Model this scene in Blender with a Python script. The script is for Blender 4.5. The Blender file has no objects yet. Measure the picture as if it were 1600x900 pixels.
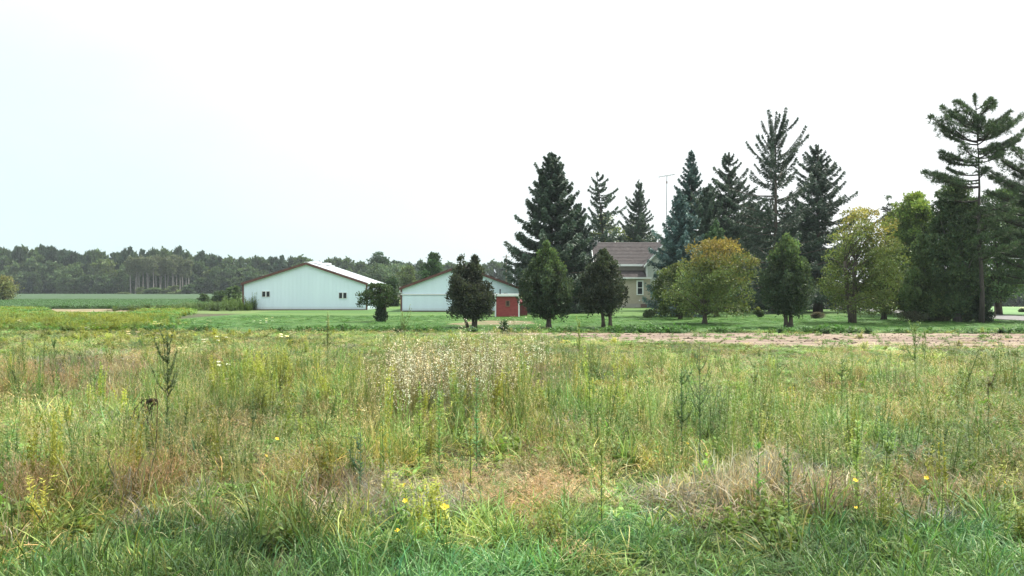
import bpy, math, random
import numpy as np
from math import radians as R

# ------------------------------------------------------------------ camera
scene = bpy.context.scene
col = scene.collection
CAMH, F, HOR = 2.4, 1256.0, 452.0
cam_d = bpy.data.cameras.new("camera"); cam = bpy.data.objects.new("camera", cam_d); col.objects.link(cam)
cam.location = (0, 0, CAMH); cam.rotation_euler = (R(90) + math.atan(2 / F), 0, 0)
cam_d.sensor_width = 36; cam_d.lens = 36 * F / 1600; cam_d.clip_end = 6000; cam_d.clip_start = 0.1
scene.camera = cam
# ------------------------------------------------------------------ world, sun, exposure
HAZE = 0.0002
SUN_EL, SUN_AZ = 56.0, 58.0     # azimuth measured from +Y (away from the camera) towards +X
world = bpy.data.worlds.new("World"); scene.world = world; world.use_nodes = True
wn, wl = world.node_tree.nodes, world.node_tree.links
wn.clear()
wo = wn.new('ShaderNodeOutputWorld'); bg = wn.new('ShaderNodeBackground'); sky = wn.new('ShaderNodeTexSky')
sky.sky_type = 'NISHITA'; sky.sun_disc = False
sky.sun_elevation = R(SUN_EL); sky.sun_rotation = R(SUN_AZ)
sky.air_density = 1.2; sky.dust_density = 4.0; sky.ozone_density = 1.0
tcw = wn.new('ShaderNodeTexCoord'); nzw = wn.new('ShaderNodeTexNoise')
mpw = wn.new('ShaderNodeMapping'); mpw.inputs['Scale'].default_value = (1.0, 1.0, 2.2)
wl.new(tcw.outputs['Generated'], mpw.inputs['Vector']); wl.new(mpw.outputs['Vector'], nzw.inputs['Vector'])
nzw.inputs['Scale'].default_value = 1.6; nzw.inputs['Detail'].default_value = 5; nzw.inputs['Roughness'].default_value = .55
sepw = wn.new('ShaderNodeSeparateXYZ'); wl.new(tcw.outputs['Generated'], sepw.inputs[0])
# thin cloud veil: thinner (bluer) low in the west, thicker overhead and to the east
ma = wn.new('ShaderNodeMath'); ma.operation = 'MULTIPLY_ADD'; ma.inputs[1].default_value = 1.25; ma.inputs[2].default_value = 0.36
wl.new(sepw.outputs['X'], ma.inputs[0])
mb = wn.new('ShaderNodeMath'); mb.operation = 'MULTIPLY_ADD'; mb.inputs[1].default_value = 2.2
wl.new(sepw.outputs['Z'], mb.inputs[0]); wl.new(ma.outputs[0], mb.inputs[2])
mc = wn.new('ShaderNodeMath'); mc.operation = 'MULTIPLY_ADD'; mc.inputs[1].default_value = 0.9
wl.new(nzw.outputs['Fac'], mc.inputs[0]); wl.new(mb.outputs[0], mc.inputs[2])
rmp = wn.new('ShaderNodeMapRange'); rmp.inputs['From Min'].default_value = 0.3; rmp.inputs['From Max'].default_value = 1.5
rmp.interpolation_type = 'SMOOTHSTEP'
wl.new(mc.outputs[0], rmp.inputs['Value'])
veil = wn.new('ShaderNodeMix'); veil.data_type = 'RGBA'
veil.inputs['A'].default_value = (4.0, 5.0, 5.15, 1); veil.inputs['B'].default_value = (5.5, 5.7, 5.75, 1)
zen = wn.new('ShaderNodeMapRange'); zen.inputs['From Min'].default_value = .25; zen.inputs['From Max'].default_value = .95; zen.inputs['To Min'].default_value = 1.0; zen.inputs['To Max'].default_value = 1.5
zmx = wn.new('ShaderNodeVectorMath'); zmx.operation = 'SCALE'
wl.new(rmp.outputs['Result'], veil.inputs['Factor'])
mx = wn.new('ShaderNodeMix'); mx.data_type = 'RGBA'; mx.inputs['Factor'].default_value = 0.9
wl.new(sepw.outputs['Z'], zen.inputs['Value']); wl.new(veil.outputs['Result'], zmx.inputs[0]); wl.new(zen.outputs['Result'], zmx.inputs['Scale'])
wl.new(sky.outputs[0], mx.inputs['A']); wl.new(zmx.outputs[0], mx.inputs['B'])
wl.new(mx.outputs['Result'], bg.inputs['Color']); bg.inputs['Strength'].default_value = 0.12
wl.new(bg.outputs[0], wo.inputs['Surface'])
sun_d = bpy.data.lights.new("sun", 'SUN'); sun = bpy.data.objects.new("sun", sun_d); col.objects.link(sun)
sun_d.energy = 4.4; sun_d.angle = R(2); sun_d.color = (1.0, 0.95, 0.86)
sun.rotation_euler = (R(90 - SUN_EL), 0, R(180 - SUN_AZ))
sun.location = (0, 0, 60)
scene.view_settings.view_transform = 'Standard'; scene.view_settings.look = 'None'
scene.view_settings.exposure = 0.86; scene.view_settings.gamma = 1; scene.view_settings.use_curve_mapping = False
scene.render.engine = 'CYCLES'
scene.cycles.max_bounces = 5; scene.cycles.diffuse_bounces = 3; scene.cycles.transmission_bounces = 3
scene.cycles.glossy_bounces = 2; scene.cycles.transparent_max_bounces = 4
scene.cycles.caustics_reflective = False; scene.cycles.caustics_refractive = False

rng = np.random.default_rng(11)
random.seed(5)

# ------------------------------------------------------------------ helpers
def X(px, d): return (px - 800) / F * d
def Z(py, d): return CAMH - (py - HOR) / F * d
def D(py, z=0.0): return (CAMH - z) * F / (py - HOR)

def tag(o, label=None, cat=None, group=None, kind=None):
    if label: o['label'] = label
    if cat: o['category'] = cat
    if group: o['group'] = group
    if kind: o['kind'] = kind
    return o

def empty(name, loc, label, cat, group=None, rz=0.0):
    e = bpy.data.objects.new(name, None); col.objects.link(e); e.location = loc; e.rotation_euler = (0, 0, rz)
    e.empty_display_size = 0.3
    return tag(e, label, cat, group)

def link(name, me, parent=None):
    o = bpy.data.objects.new(name, me); col.objects.link(o)
    if parent is not None: o.parent = parent
    return o

def np_mesh(name, V, faces_per, mat, C=None, smooth=False):
    """V (n,3); faces_per: list of int arrays (m,k)."""
    me = bpy.data.meshes.new(name)
    V = np.asarray(V, np.float32)
    loops = np.concatenate([f.ravel() for f in faces_per]).astype(np.int32)
    tot = np.concatenate([np.full(len(f), f.shape[1], np.int32) for f in faces_per])
    st = np.concatenate([[0], np.cumsum(tot)[:-1]]).astype(np.int32)
    me.vertices.add(len(V)); me.vertices.foreach_set('co', V.ravel())
    me.loops.add(len(loops)); me.loops.foreach_set('vertex_index', loops)
    me.polygons.add(len(tot)); me.polygons.foreach_set('loop_start', st); me.polygons.foreach_set('loop_total', tot)
    if smooth: me.polygons.foreach_set('use_smooth', np.ones(len(tot), bool))
    if C is not None:
        a = me.attributes.new('col', 'FLOAT_COLOR', 'POINT')
        a.data.foreach_set('color', np.concatenate([C, np.ones((len(C), 1))], 1).astype(np.float32).ravel())
    me.update(calc_edges=True); me.validate()
    if mat: me.materials.append(mat)
    return me

class MB:
    """collects boxes, prisms, tubes and strips into one mesh"""
    def __init__(s): s.v = []; s.f = []; s.m = []; s.mi = 0
    def add(s, vs, fs):
        b = len(s.v); s.v += [tuple(v) for v in vs]; s.f += [tuple(b + i for i in f) for f in fs]; s.m += [s.mi] * len(fs); return s
    def box(s, x0, x1, y0, y1, z0, z1):
        return s.add([(x0,y0,z0),(x1,y0,z0),(x1,y1,z0),(x0,y1,z0),(x0,y0,z1),(x1,y0,z1),(x1,y1,z1),(x0,y1,z1)],
              [(0,3,2,1),(4,5,6,7),(0,1,5,4),(1,2,6,5),(2,3,7,6),(3,0,4,7)])
    def prism_y(s, poly, y0, y1):       # poly of (x,z) counter-clockwise seen from -y
        n = len(poly)
        vs = [(x, y0, z) for x, z in poly] + [(x, y1, z) for x, z in poly]
        fs = [tuple(range(n)), tuple(range(2*n-1, n-1, -1))] + [(i, i+n, (i+1) % n+n, (i+1) % n) for i in range(n)]
        return s.add(vs, fs)
    def prism_x(s, poly, x0, x1):       # poly of (y,z)
        n = len(poly)
        vs = [(x0, y, z) for y, z in poly] + [(x1, y, z) for y, z in poly]
        fs = [tuple(range(n-1, -1, -1)), tuple(range(n, 2*n))] + [((i+1) % n, (i+1) % n+n, i+n, i) for i in range(n)]
        return s.add(vs, fs)
    def tube(s, pts, rad, n=6):
        pts = [np.array(p, float) for p in pts]
        if not hasattr(rad, '__len__'): rad = [rad] * len(pts)
        vs = []; fs = []
        for i, p in enumerate(pts):
            d = pts[min(i+1, len(pts)-1)] - pts[max(i-1, 0)]; d /= np.linalg.norm(d) + 1e-9
            a = np.cross(d, (0, 0, 1) if abs(d[2]) < .95 else (1, 0, 0)); a /= np.linalg.norm(a); b = np.cross(d, a)
            for k in range(n):
                t = 2 * math.pi * k / n; vs.append(p + rad[i] * (a * math.cos(t) + b * math.sin(t)))
        for i in range(len(pts)-1):
            for k in range(n):
                fs.append((i*n+k, (i+1)*n+k, (i+1)*n+(k+1) % n, i*n+(k+1) % n))
        fs.append(tuple(range(n))); m = (len(pts)-1)*n; fs.append(tuple(m+k for k in range(n-1, -1, -1)))
        return s.add(vs, fs)
    def build(s, name, mat, parent=None, smooth=False, loc=None):
        me = bpy.data.meshes.new(name); me.from_pydata([tuple(map(float, v)) for v in s.v], [], s.f)
        mats = mat if isinstance(mat, (list, tuple)) else [mat]
        for m in mats: me.materials.append(m)
        if len(mats) > 1: me.polygons.foreach_set('material_index', s.m)
        if smooth: me.polygons.foreach_set('use_smooth', [True] * len(s.f))
        me.update(); o = link(name, me, parent)
        if loc is not None: o.location = loc
        return o

# ------------------------------------------------------------------ materials
def new_mat(name):
    m = bpy.data.materials.new(name); m.use_nodes = True; m.node_tree.nodes.clear()
    return m, m.node_tree.nodes, m.node_tree.links

def surf(name, c1, c2=None, scale=3.0, rough=.8, bump=0.0, bscale=None, detail=6, stretch=(1,1,1), spec=.3, metal=0.0, lo=.35, hi=.65, c3=None, scale3=.5):
    m, n, l = new_mat(name)
    out = n.new('ShaderNodeOutputMaterial'); p = n.new('ShaderNodeBsdfPrincipled'); l.new(p.outputs[0], out.inputs[0])
    p.inputs['Roughness'].default_value = rough; p.inputs['Specular IOR Level'].default_value = spec; p.inputs['Metallic'].default_value = metal
    tc = n.new('ShaderNodeTexCoord'); mp = n.new('ShaderNodeMapping'); mp.inputs['Scale'].default_value = stretch
    l.new(tc.outputs['Object'], mp.inputs[0])
    nz = n.new('ShaderNodeTexNoise'); nz.inputs['Scale'].default_value = scale; nz.inputs['Detail'].default_value = detail
    nz.inputs['Roughness'].default_value = .65
    l.new(mp.outputs[0], nz.inputs['Vector'])
    rp = n.new('ShaderNodeValToRGB'); l.new(nz.outputs['Fac'], rp.inputs[0])
    rp.color_ramp.elements[0].position = lo; rp.color_ramp.elements[1].position = hi
    rp.color_ramp.elements[0].color = (*c1, 1); rp.color_ramp.elements[1].color = (*(c2 or c1), 1)
    outc = rp.outputs[0]
    if c3 is not None:
        n3 = n.new('ShaderNodeTexNoise'); n3.inputs['Scale'].default_value = scale3; n3.inputs['Detail'].default_value = 4
        l.new(mp.outputs[0], n3.inputs['Vector'])
        r3 = n.new('ShaderNodeMapRange'); r3.inputs['From Min'].default_value = .42; r3.inputs['From Max'].default_value = .62
        l.new(n3.outputs['Fac'], r3.inputs['Value'])
        m3 = n.new('ShaderNodeMix'); m3.data_type = 'RGBA'; l.new(r3.outputs['Result'], m3.inputs['Factor'])
        l.new(outc, m3.inputs['A']); m3.inputs['B'].default_value = (*c3, 1); outc = m3.outputs['Result']
    l.new(outc, p.inputs['Base Color'])
    if bump:
        nb = n.new('ShaderNodeTexNoise'); nb.inputs['Scale'].default_value = bscale or scale*3; nb.inputs['Detail'].default_value = 5
        l.new(mp.outputs[0], nb.inputs['Vector'])
        b = n.new('ShaderNodeBump'); b.inputs['Strength'].default_value = bump; b.inputs['Distance'].default_value = .1
        l.new(nb.outputs['Fac'], b.inputs['Height']); l.new(b.outputs[0], p.inputs['Normal'])
    return m

def leaf_mat(name, inst=False, trans=.3, gloss=.25):
    m, n, l = new_mat(name)
    out = n.new('ShaderNodeOutputMaterial')
    a = n.new('ShaderNodeAttribute'); a.attribute_name = 'col'
    c = a.outputs['Color']
    if inst:
        t = n.new('ShaderNodeAttribute'); t.attribute_type = 'INSTANCER'; t.attribute_name = 'tint'
        mm = n.new('ShaderNodeMix'); mm.data_type = 'RGBA'; mm.blend_type = 'MULTIPLY'; mm.inputs['Factor'].default_value = 1
        l.new(c, mm.inputs['A']); l.new(t.outputs['Color'], mm.inputs['B']); c = mm.outputs['Result']
    p = n.new('ShaderNodeBsdfPrincipled'); p.inputs['Roughness'].default_value = .55; p.inputs['Specular IOR Level'].default_value = gloss
    l.new(c, p.inputs['Base Color'])
    tr = n.new('ShaderNodeBsdfTranslucent')
    yl = n.new('ShaderNodeMix'); yl.data_type = 'RGBA'; yl.blend_type = 'MULTIPLY'; yl.inputs['Factor'].default_value = 1
    l.new(c, yl.inputs['A']); yl.inputs['B'].default_value = (1.25, 1.3, .8, 1); l.new(yl.outputs['Result'], tr.inputs['Color'])
    ms = n.new('ShaderNodeMixShader'); ms.inputs[0].default_value = trans
    l.new(p.outputs[0], ms.inputs[1]); l.new(tr.outputs[0], ms.inputs[2]); l.new(ms.outputs[0], out.inputs[0])
    return m

M_LEAF = leaf_mat('foliage'); M_NEEDLE = leaf_mat('needles', trans=.12, gloss=.2); M_PLANT = leaf_mat('plant', trans=.38)
M_INST = leaf_mat('meadow_plant', inst=True, trans=.3)
M_BARK = surf('bark', (.06,.048,.038), (.13,.11,.09), scale=6, stretch=(1,1,.25), rough=.95, bump=.6)
M_BARKG = surf('bark_grey', (.10,.095,.085), (.2,.19,.17), scale=6, stretch=(1,1,.25), rough=.95, bump=.6)
M_BIRCH = surf('bark_pale', (.19,.18,.165), (.29,.275,.25), scale=2, stretch=(1,1,.4), rough=.9)

# ------------------------------------------------------------------ noise
def vnoise(x, y, s, seed=0):
    g = np.random.default_rng(seed).random((64, 64))
    u, v = x / s, y / s
    i, j = np.floor(u).astype(int), np.floor(v).astype(int); fu, fv = u - i, v - j
    fu = fu*fu*(3-2*fu); fv = fv*fv*(3-2*fv)
    a = g[i % 64, j % 64]; b = g[(i+1) % 64, j % 64]; c = g[i % 64, (j+1) % 64]; d_ = g[(i+1) % 64, (j+1) % 64]
    return (a*(1-fu)+b*fu)*(1-fv) + (c*(1-fu)+d_*fu)*fv
def fbm(x, y, s, seed=0):
    return (vnoise(x, y, s, seed) + .5*vnoise(x, y, s*.47, seed+1) + .25*vnoise(x, y, s*.21, seed+2)) / 1.75
def sst(a, b, x):
    t = np.clip((x-a)/(b-a), 0, 1); return t*t*(3-2*t)
def ground_z(x, y):
    x = np.asarray(x, float); y = np.asarray(y, float)
    return -3.4*sst(75, 250, y)*sst(45, 110, x)

# ================================================================== SETTING: ground sheets
def grid_sheet(name, xs, ys, mat, zoff=0.0, keep=None, zf=None, bumpy=0.0):
    gx, gy = np.meshgrid(xs, ys)
    z = ground_z(gx, gy) + zoff
    if zf is not None: z = z + zf(gx, gy)
    V = np.stack([gx, gy, z], -1).reshape(-1, 3)
    w = len(xs); i = np.arange(len(ys)-1)[:, None]*w + np.arange(w-1)[None, :]
    Fq = np.stack([i, i+1, i+w+1, i+w], -1).reshape(-1, 4)
    if keep is not None:
        c = V[Fq].mean(1); Fq = Fq[keep(c[:, 0], c[:, 1])]
    me = np_mesh(name, V, [Fq], mat, smooth=True)
    o = link(name, me); tag(o, kind='structure'); return o
def spaced(a, b, n, p=2.5):
    t = np.linspace(-1, 1, n); s = np.sign(t)*np.abs(t)**p; return (a+b)/2 + s*(b-a)/2
M_GROUND = surf('ground_soil', (.045,.040,.022), (.10,.08,.048), scale=1.2, bump=.5, c3=(.05,.07,.025), scale3=.25, rough=.95)
xs = spaced(-2500, 2500, 161, 2.6); ys = -60 + 4000*np.linspace(0, 1, 180)**2.4
grid_sheet('ground', xs, ys, M_GROUND)

def strip_sheet(name, lower, upper, mat, zoff, n=160, m=10, rag=1.1):
    """sheet between two polylines of world (x,y), as functions of x"""
    x0, x1 = lower[0][0], lower[-1][0]
    xs = np.linspace(x0, x1, n)
    lo = np.interp(xs, [p[0] for p in lower], [p[1] for p in lower]); up = np.interp(xs, [p[0] for p in upper], [p[1] for p in upper])
    lo = lo + (fbm(xs, xs*0+3, 1.7, 5)-.5)*rag; up = up + (fbm(xs, xs*0+9, 2.3, 8)-.5)*rag*.7
    V = []
    for k in range(m+1):
        y = lo + (up-lo)*k/m
        V.append(np.stack([xs, y, ground_z(xs, y)+zoff], 1))
    V = np.concatenate(V); i = np.arange(m)[:, None]*n + np.arange(n-1)[None, :]
    Fq = np.stack([i, i+1, i+n+1, i+n], -1).reshape(-1, 4)
    o = link(name, np_mesh(name, V, [Fq], mat, smooth=True)); tag(o, kind='structure'); return o

M_LAWN = surf('lawn_grass', (.042,.105,.022), (.075,.155,.034), scale=.9, stretch=(.22, 1.3, 1), bump=.5, bscale=9, c3=(.09,.16,.036), scale3=.16, rough=.9)
# lawn: from the weedy edge at about 45 m back past the buildings, left edge slanting away
lawn_l = [(-27, 61), (-22.5, 49), (-16, 45.6), (0, 45.2), (15, 44.6), (38.2, 43.8)]
lawn_u = [(-27, 62), (-26.5, 70), (-25, 125), (0, 130), (38.2, 130)]
strip_sheet('lawn', lawn_l, lawn_u, M_LAWN, .012, n=220, m=30)
M_LAWN2 = surf('track_grass', (.075,.13,.035), (.14,.19,.06), scale=.6, bump=.5, bscale=6, rough=.9)
strip_sheet('grass_verge', [(-46, 82), (-25.2, 78)], [(-46, 118), (-25.2, 118)], M_LAWN2, .008, n=60)

M_DIRT = surf('tilled_dirt', (.12,.088,.066), (.26,.19,.15), scale=1.6, stretch=(.25, 2.2, 1), bump=.9, bscale=4, rough=.95, c3=(.28,.225,.165), scale3=.3, lo=.4, hi=.6)
strip_sheet('dirt_strip', [(-6, 42.5), (2, 40.5), (5, 36.5), (12, 33.4), (24, 32.2), (46, 31.4)],
            [(-6, 44.2), (2, 44.3), (15, 43.7), (46, 42.6)], M_DIRT, .02, n=400, m=24, rag=2.6)
M_BARE = surf('bare_earth', (.17,.12,.075), (.26,.19,.12), scale=2, bump=.6, rough=.95, c3=(.10,.13,.05), scale3=.8)
strip_sheet('bare_patch', [(-4.6, 54.6), (-2, 52.5), (1.6, 55)], [(-4.6, 55), (-2, 61.5), (1.6, 60)], M_BARE, .022, n=60, m=8)
M_TRACK = surf('brown_track', (.23,.16,.11), (.33,.24,.17), scale=.8, bump=.5, rough=.95, c3=(.15,.15,.06), scale3=.3)
strip_sheet('dirt_track', [(-58, 93), (-51, 83), (-41, 87)], [(-58, 95), (-50, 97), (-41, 91)], M_TRACK, .014, n=80)
# far crop fields
M_SOY = surf('crop_field', (.027,.060,.024), (.045,.088,.032), scale=.7, stretch=(.5, .12, 1), bump=.6, bscale=2.2, rough=.9, c3=(.038,.078,.03), scale3=.02)
grid_sheet('crop_field', np.linspace(-340, -34, 90), np.linspace(100, 372, 70), M_SOY, .35,
           keep=lambda x, y: (x < -36-(y-100)*.10), zf=lambda x, y: .06*(vnoise(x, y, 1.1, 3)-.5))
M_FIELD = surf('far_field_grass', (.10,.20,.075), (.16,.26,.10), scale=.05, stretch=(.3,1,1), rough=.95)
grid_sheet('far_field', np.linspace(46, 260, 60), np.linspace(62, 246, 60), M_FIELD, .03)
grid_sheet('back_field', np.linspace(-30, 38, 20), np.linspace(134, 300, 20), surf('back_field_grass', (.16,.21,.07), (.24,.27,.10), scale=.1, rough=.95), .02)
# road along the right of the yard
M_ROAD = surf('asphalt_road', (.15,.148,.145), (.22,.215,.21), scale=5, stretch=(1, .2, 1), rough=.9)
def ribbon(name, pts, w, mat, zoff):
    mb = MB(); L = []; Rr = []
    for i, (x, y) in enumerate(pts):
        a = np.array(pts[max(i-1, 0)]); b = np.array(pts[min(i+1, len(pts)-1)]); t = (b-a)/np.linalg.norm(b-a); nrm = np.array((-t[1], t[0]))
        p = np.array((x, y)); l_ = p+nrm*w/2; r_ = p-nrm*w/2
        L.append((*l_, float(ground_z(*l_))+zoff)); Rr.append((*r_, float(ground_z(*r_))+zoff))
    n = len(pts); mb.add(L+Rr, [(i, i+n, i+n+1, i+1)[::-1] for i in range(n-1)])
    o = mb.build(name, mat); tag(o, kind='structure'); return o
ribbon('road', [(41.5, y) for y in np.linspace(-60, 320, 60)], 6.2, M_ROAD, .06)
ribbon('driveway', [(38.4, 104), (30, 104.5), (22, 106), (10, 110)], 3.6, surf('gravel_drive', (.30,.28,.25), (.45,.42,.38), scale=8, rough=.95), .03)

# ================================================================== BARNS, SHED, HOUSE
def steel(name, c, streak=.06):
    m, n, l = new_mat(name)
    out = n.new('ShaderNodeOutputMaterial'); p = n.new('ShaderNodeBsdfPrincipled'); l.new(p.outputs[0], out.inputs[0])
    tc = n.new('ShaderNodeTexCoord'); mp = n.new('ShaderNodeMapping'); mp.inputs['Scale'].default_value = (1.1, 1.1, .12)
    nz = n.new('ShaderNodeTexNoise'); nz.inputs['Scale'].default_value = 1.0; nz.inputs['Detail'].default_value = 5
    l.new(tc.outputs['Object'], mp.inputs[0]); l.new(mp.outputs[0], nz.inputs[0])
    rp = n.new('ShaderNodeMix'); rp.data_type = 'RGBA'; l.new(nz.outputs['Fac'], rp.inputs['Factor'])
    rp.inputs['A'].default_value = (*[x*(1-streak*1.6) for x in c], 1); rp.inputs['B'].default_value = (*[min(1, x*(1+streak)) for x in c], 1)
    # dirt splashed up the lowest 40 cm of the wall
    sp = n.new('ShaderNodeSeparateXYZ'); l.new(tc.outputs['Object'], sp.inputs[0])
    mr = n.new('ShaderNodeMapRange'); mr.inputs['From Min'].default_value = .45; mr.inputs['From Max'].default_value = 0.05
    mr.inputs['To Max'].default_value = .45
    l.new(sp.outputs['Z'], mr.inputs['Value'])
    dm = n.new('ShaderNodeMix'); dm.data_type = 'RGBA'; l.new(mr.outputs['Result'], dm.inputs['Factor'])
    l.new(rp.outputs['Result'], dm.inputs['A']); dm.inputs['B'].default_value = (.36,.36,.30,1)
    l.new(dm.outputs['Result'], p.inputs['Base Color']); p.inputs['Roughness'].default_value = .45
    return m
M_STEEL = steel('painted_steel_white', (.73,.87,.97)); M_ROOFW = steel('steel_roof_pale', (.74,.78,.80))
M_TRIM = surf('brown_trim', (.10,.045,.038), (.15,.07,.06), scale=3, rough=.5)
M_GLASS = surf('dark_glass', (.015,.02,.025), (.03,.035,.04), scale=2, rough=.25, spec=.3)
M_WFRAME = surf('window_brown', (.16,.11,.09), rough=.6)
M_WHITE = surf('white_paint', (.68,.72,.72), (.78,.80,.79), scale=3, rough=.6)
M_RED = surf('red_siding', (.24,.045,.045), (.32,.07,.065), scale=2.5, rough=.75, stretch=(1,1,3))
M_RAIL = surf('grey_rail', (.35,.38,.40), rough=.5)

def barn(loc, w, L, eave, ridge, ridge_x, label, windows=(), rail=None, overhang=.28, roof_mat=M_ROOFW):
    e = empty('pole_barn', loc, label, 'barn', 'white metal pole barns')
    hw = w/2
    def top(x): return eave + (ridge-eave)*(1-abs(x-ridge_x)/((hw-ridge_x) if x > ridge_x else (hw+ridge_x)))
    mb = MB(); mb.prism_y([(-hw, -.4), (hw, -.4), (hw, eave), (ridge_x, ridge), (-hw, eave)], 0, L)
    x = -hw+.23
    while x < hw-.1:
        xs_ = (x-.03, x+.03)
        mb.prism_y([(xs_[0], 0), (xs_[1], 0), (xs_[1], top(xs_[1])-.05), (xs_[0], top(xs_[0])-.05)], -.026, -.001)
        x += .2286*2
    y = .25
    while y < L-.1:
        mb.box(hw+.001, hw+.026, y-.02, y+.02, 0, eave-.02); mb.box(-hw-.026, -hw-.001, y-.02, y+.02, 0, eave-.02); y += .343
    mb.build('wall', M_STEEL, e)
    # two roof slabs, seams as ribs
    for s in (-1, 1):
        rb = MB(); xe = s*(hw+.18); t = .07; ze = eave - .18*(ridge-eave)/hw
        poly = [(xe, ze+.02), (ridge_x, ridge+.02), (ridge_x, ridge+.02+t), (xe, ze+.02+t)]
        if s > 0: poly = poly[::-1]
        rb.prism_y(poly, -overhang, L+overhang)
        yy = 0.0
        while yy < L:
            p = [(xe, ze+.022+t), (ridge_x, ridge+.022+t), (ridge_x, ridge+.05+t), (xe, ze+.05+t)]
            if s > 0: p = p[::-1]
            rb.prism_y(p, yy, yy+.05); yy += .6
        rb.build('roof', roof_mat, e)
        # rake board
        fb = MB(); poly = [(xe, ze-.16), (ridge_x, ridge-.16), (ridge_x, ridge+.12), (xe, ze+.12)]
        if s > 0: poly = poly[::-1]
        fb.prism_y(poly, -overhang-.05, -overhang-.003); fb.build('rake_trim', M_TRIM, e)
        cb = MB(); cb.box(s*hw-.09, s*hw+.09, -.06, -.03, 0, eave-.1); cb.box(s*hw+s*.03-.03, s*hw+s*.03+.03, -.029, .2, 0, eave-.1); cb.build('corner_trim', M_TRIM, e)
    rc = MB(); rc.box(ridge_x-.22, ridge_x+.22, -overhang-.04, L+overhang, ridge+.11, ridge+.16); rc.build('ridge_cap', roof_mat, e)
    bt = MB(); bt.box(-hw+.1, hw-.1, -.05, -.028, -.02, .1); bt.build('base_trim', M_WFRAME, e)
    for (x0, x1, z0, z1) in windows:
        wf = MB(); c = (x0+x1)/2
        wf.box(x0-.04, x1+.04, -.09, -.03, z1, z1+.04); wf.box(x0-.04, x1+.04, -.09, -.03, z0-.04, z0)
        wf.box(x0-.04, x0, -.088, -.03, z0, z1); wf.box(x1, x1+.04, -.088, -.03, z0, z1); wf.box(c-.06, c+.06, -.087, -.03, z0, z1)
        wo_ = wf.build('window', M_WHITE, e)
        for a, b in ((x0, c-.06), (c+.06, x1)):
            MB().box(a+.002, b-.002, -.05, -.03, z0+.002, z1-.002).build('pane', M_GLASS, wo_)
    if rail:
        x0, x1, z = rail
        rr = MB(); rr.box(x0, x1, -.16, -.03, z, z+.13); rr.build('door_rail', M_WHITE, e)
        dd = MB(); dd.box(x0+.25, x1-.3, -.09, -.028, .12, z-.06)
        xx = x0+.5
        while xx < x1-.4: dd.box(xx, xx+.04, -.11, -.091, .12, z-.06); xx += .343
        dd.build('sliding_door', M_STEEL, e)
    return e
d1 = 92.7; w1 = (573-380)/F*d1
cx1 = X((573+380)/2, d1)
b1 = barn((cx1, d1, 0), w1, 13.5, Z(443, d1), Z(411.5, d1), X(479, d1)-cx1,
     'larger white metal barn with brown trim and two dark windows', windows=[
     (X(410, d1)-cx1, X(421.5, d1)-cx1, Z(463.5, d1), Z(455.5, d1)), (X(530, d1)-cx1, X(541.5, d1)-cx1, Z(466, d1), Z(457.5, d1))])
for i, yy in enumerate((3.2, 8.4)):       # low ridge vents on the roof
    v = MB(); rx = X(479, d1)-cx1; zr = Z(411.5, d1)
    v.prism_y([(rx-.45, zr+.1), (rx+.45, zr+.1), (rx+.5, zr+.34), (rx-.5, zr+.34)], yy, yy+2.2)
    v.build('roof_vent', M_ROOFW, b1)
d2 = 86.0; w2 = (812-627)/F*d2; cx2 = X(719.5, d2)
b2 = barn((cx2, d2, 0), w2, 15, Z(450, d2), Z(416, d2), 0.0, 'smaller white metal barn half hidden behind the twin-peaked cedar',
     rail=(-w2/2-.05, 1.0, Z(461, d2)))
mb = MB(); mb.tube([(-w2/2-.12, -.2, Z(448, d2)), (-w2/2-.12, -.2, Z(457, d2)), (-w2/2+.1, -.12, Z(458, d2))], .06); mb.build('downspout', M_WHITE, b2)

# red shed
d3 = 70.0; k = d3/F
sh = empty('garden_shed', (X(792.5, d3), d3, 0), 'small red shed with white corner boards and flat white roof edge', 'shed')
hw = 18.5*k; H = Z(463, d3)
m = MB(); m.box(-hw, hw, 0, 2.4, 0, H)
z = .08
while z < H-.1:
    m.prism_x([(-.018, z), (-.001, z), (-.001, z+.1)], -hw, hw); m.prism_y([(hw+.001, z), (hw+.018, z), (hw+.001, z+.1)], 0, 2.4); z += .125
m.build('wall', M_RED, sh)
for s in (-1, 1):
    c = MB(); c.box(s*hw-.07 if s > 0 else s*hw-.05, s*hw+.05 if s > 0 else s*hw+.07, -.05, -.02, 0, H); c.box(s*(hw+.035)-.015, s*(hw+.035)+.015, -.019, .12, 0, H); c.build('corner_board', M_WHITE, sh)
m = MB(); m.box(-hw-.15, hw+.15, -.22, 2.6, H+.002, H+.20); m.build('roof', M_WHITE, sh)
m = MB(); x0 = -.12; m.box(x0-.02, x0+.36, -.07, -.021, Z(479, d3), Z(478, d3)+.02); m.box(x0-.02, x0+.36, -.07, -.021, Z(470.5, d3), Z(469.8, d3))
m.box(x0-.02, x0+.05, -.069, -.021, Z(478, d3)+.02, Z(470.5, d3)); m.box(x0+.29, x0+.36, -.069, -.021, Z(478, d3)+.02, Z(470.5, d3))
wf = m.build('window', surf('weathered_frame', (.20,.13,.09), rough=.8), sh)
MB().box(x0+.052, x0+.288, -.045, -.021, Z(478, d3)+.022, Z(470.5, d3)-.002).build('pane', surf('brown_board', (.05,.03,.025), rough=.7), wf)
m = MB(); m.tube([(-.62, .5, H+.2), (-.62, .5, H+.62)], .06, 8); m.build('stove_pipe', M_GLASS, sh)
m = MB(); m.box(hw+.1, hw+.75, 2.0, 4.4, 0, 1.25); m.prism_x([(1.9, 1.252), (4.5, 1.252), (4.5, 1.5)], hw+.08, hw+.8)
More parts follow.
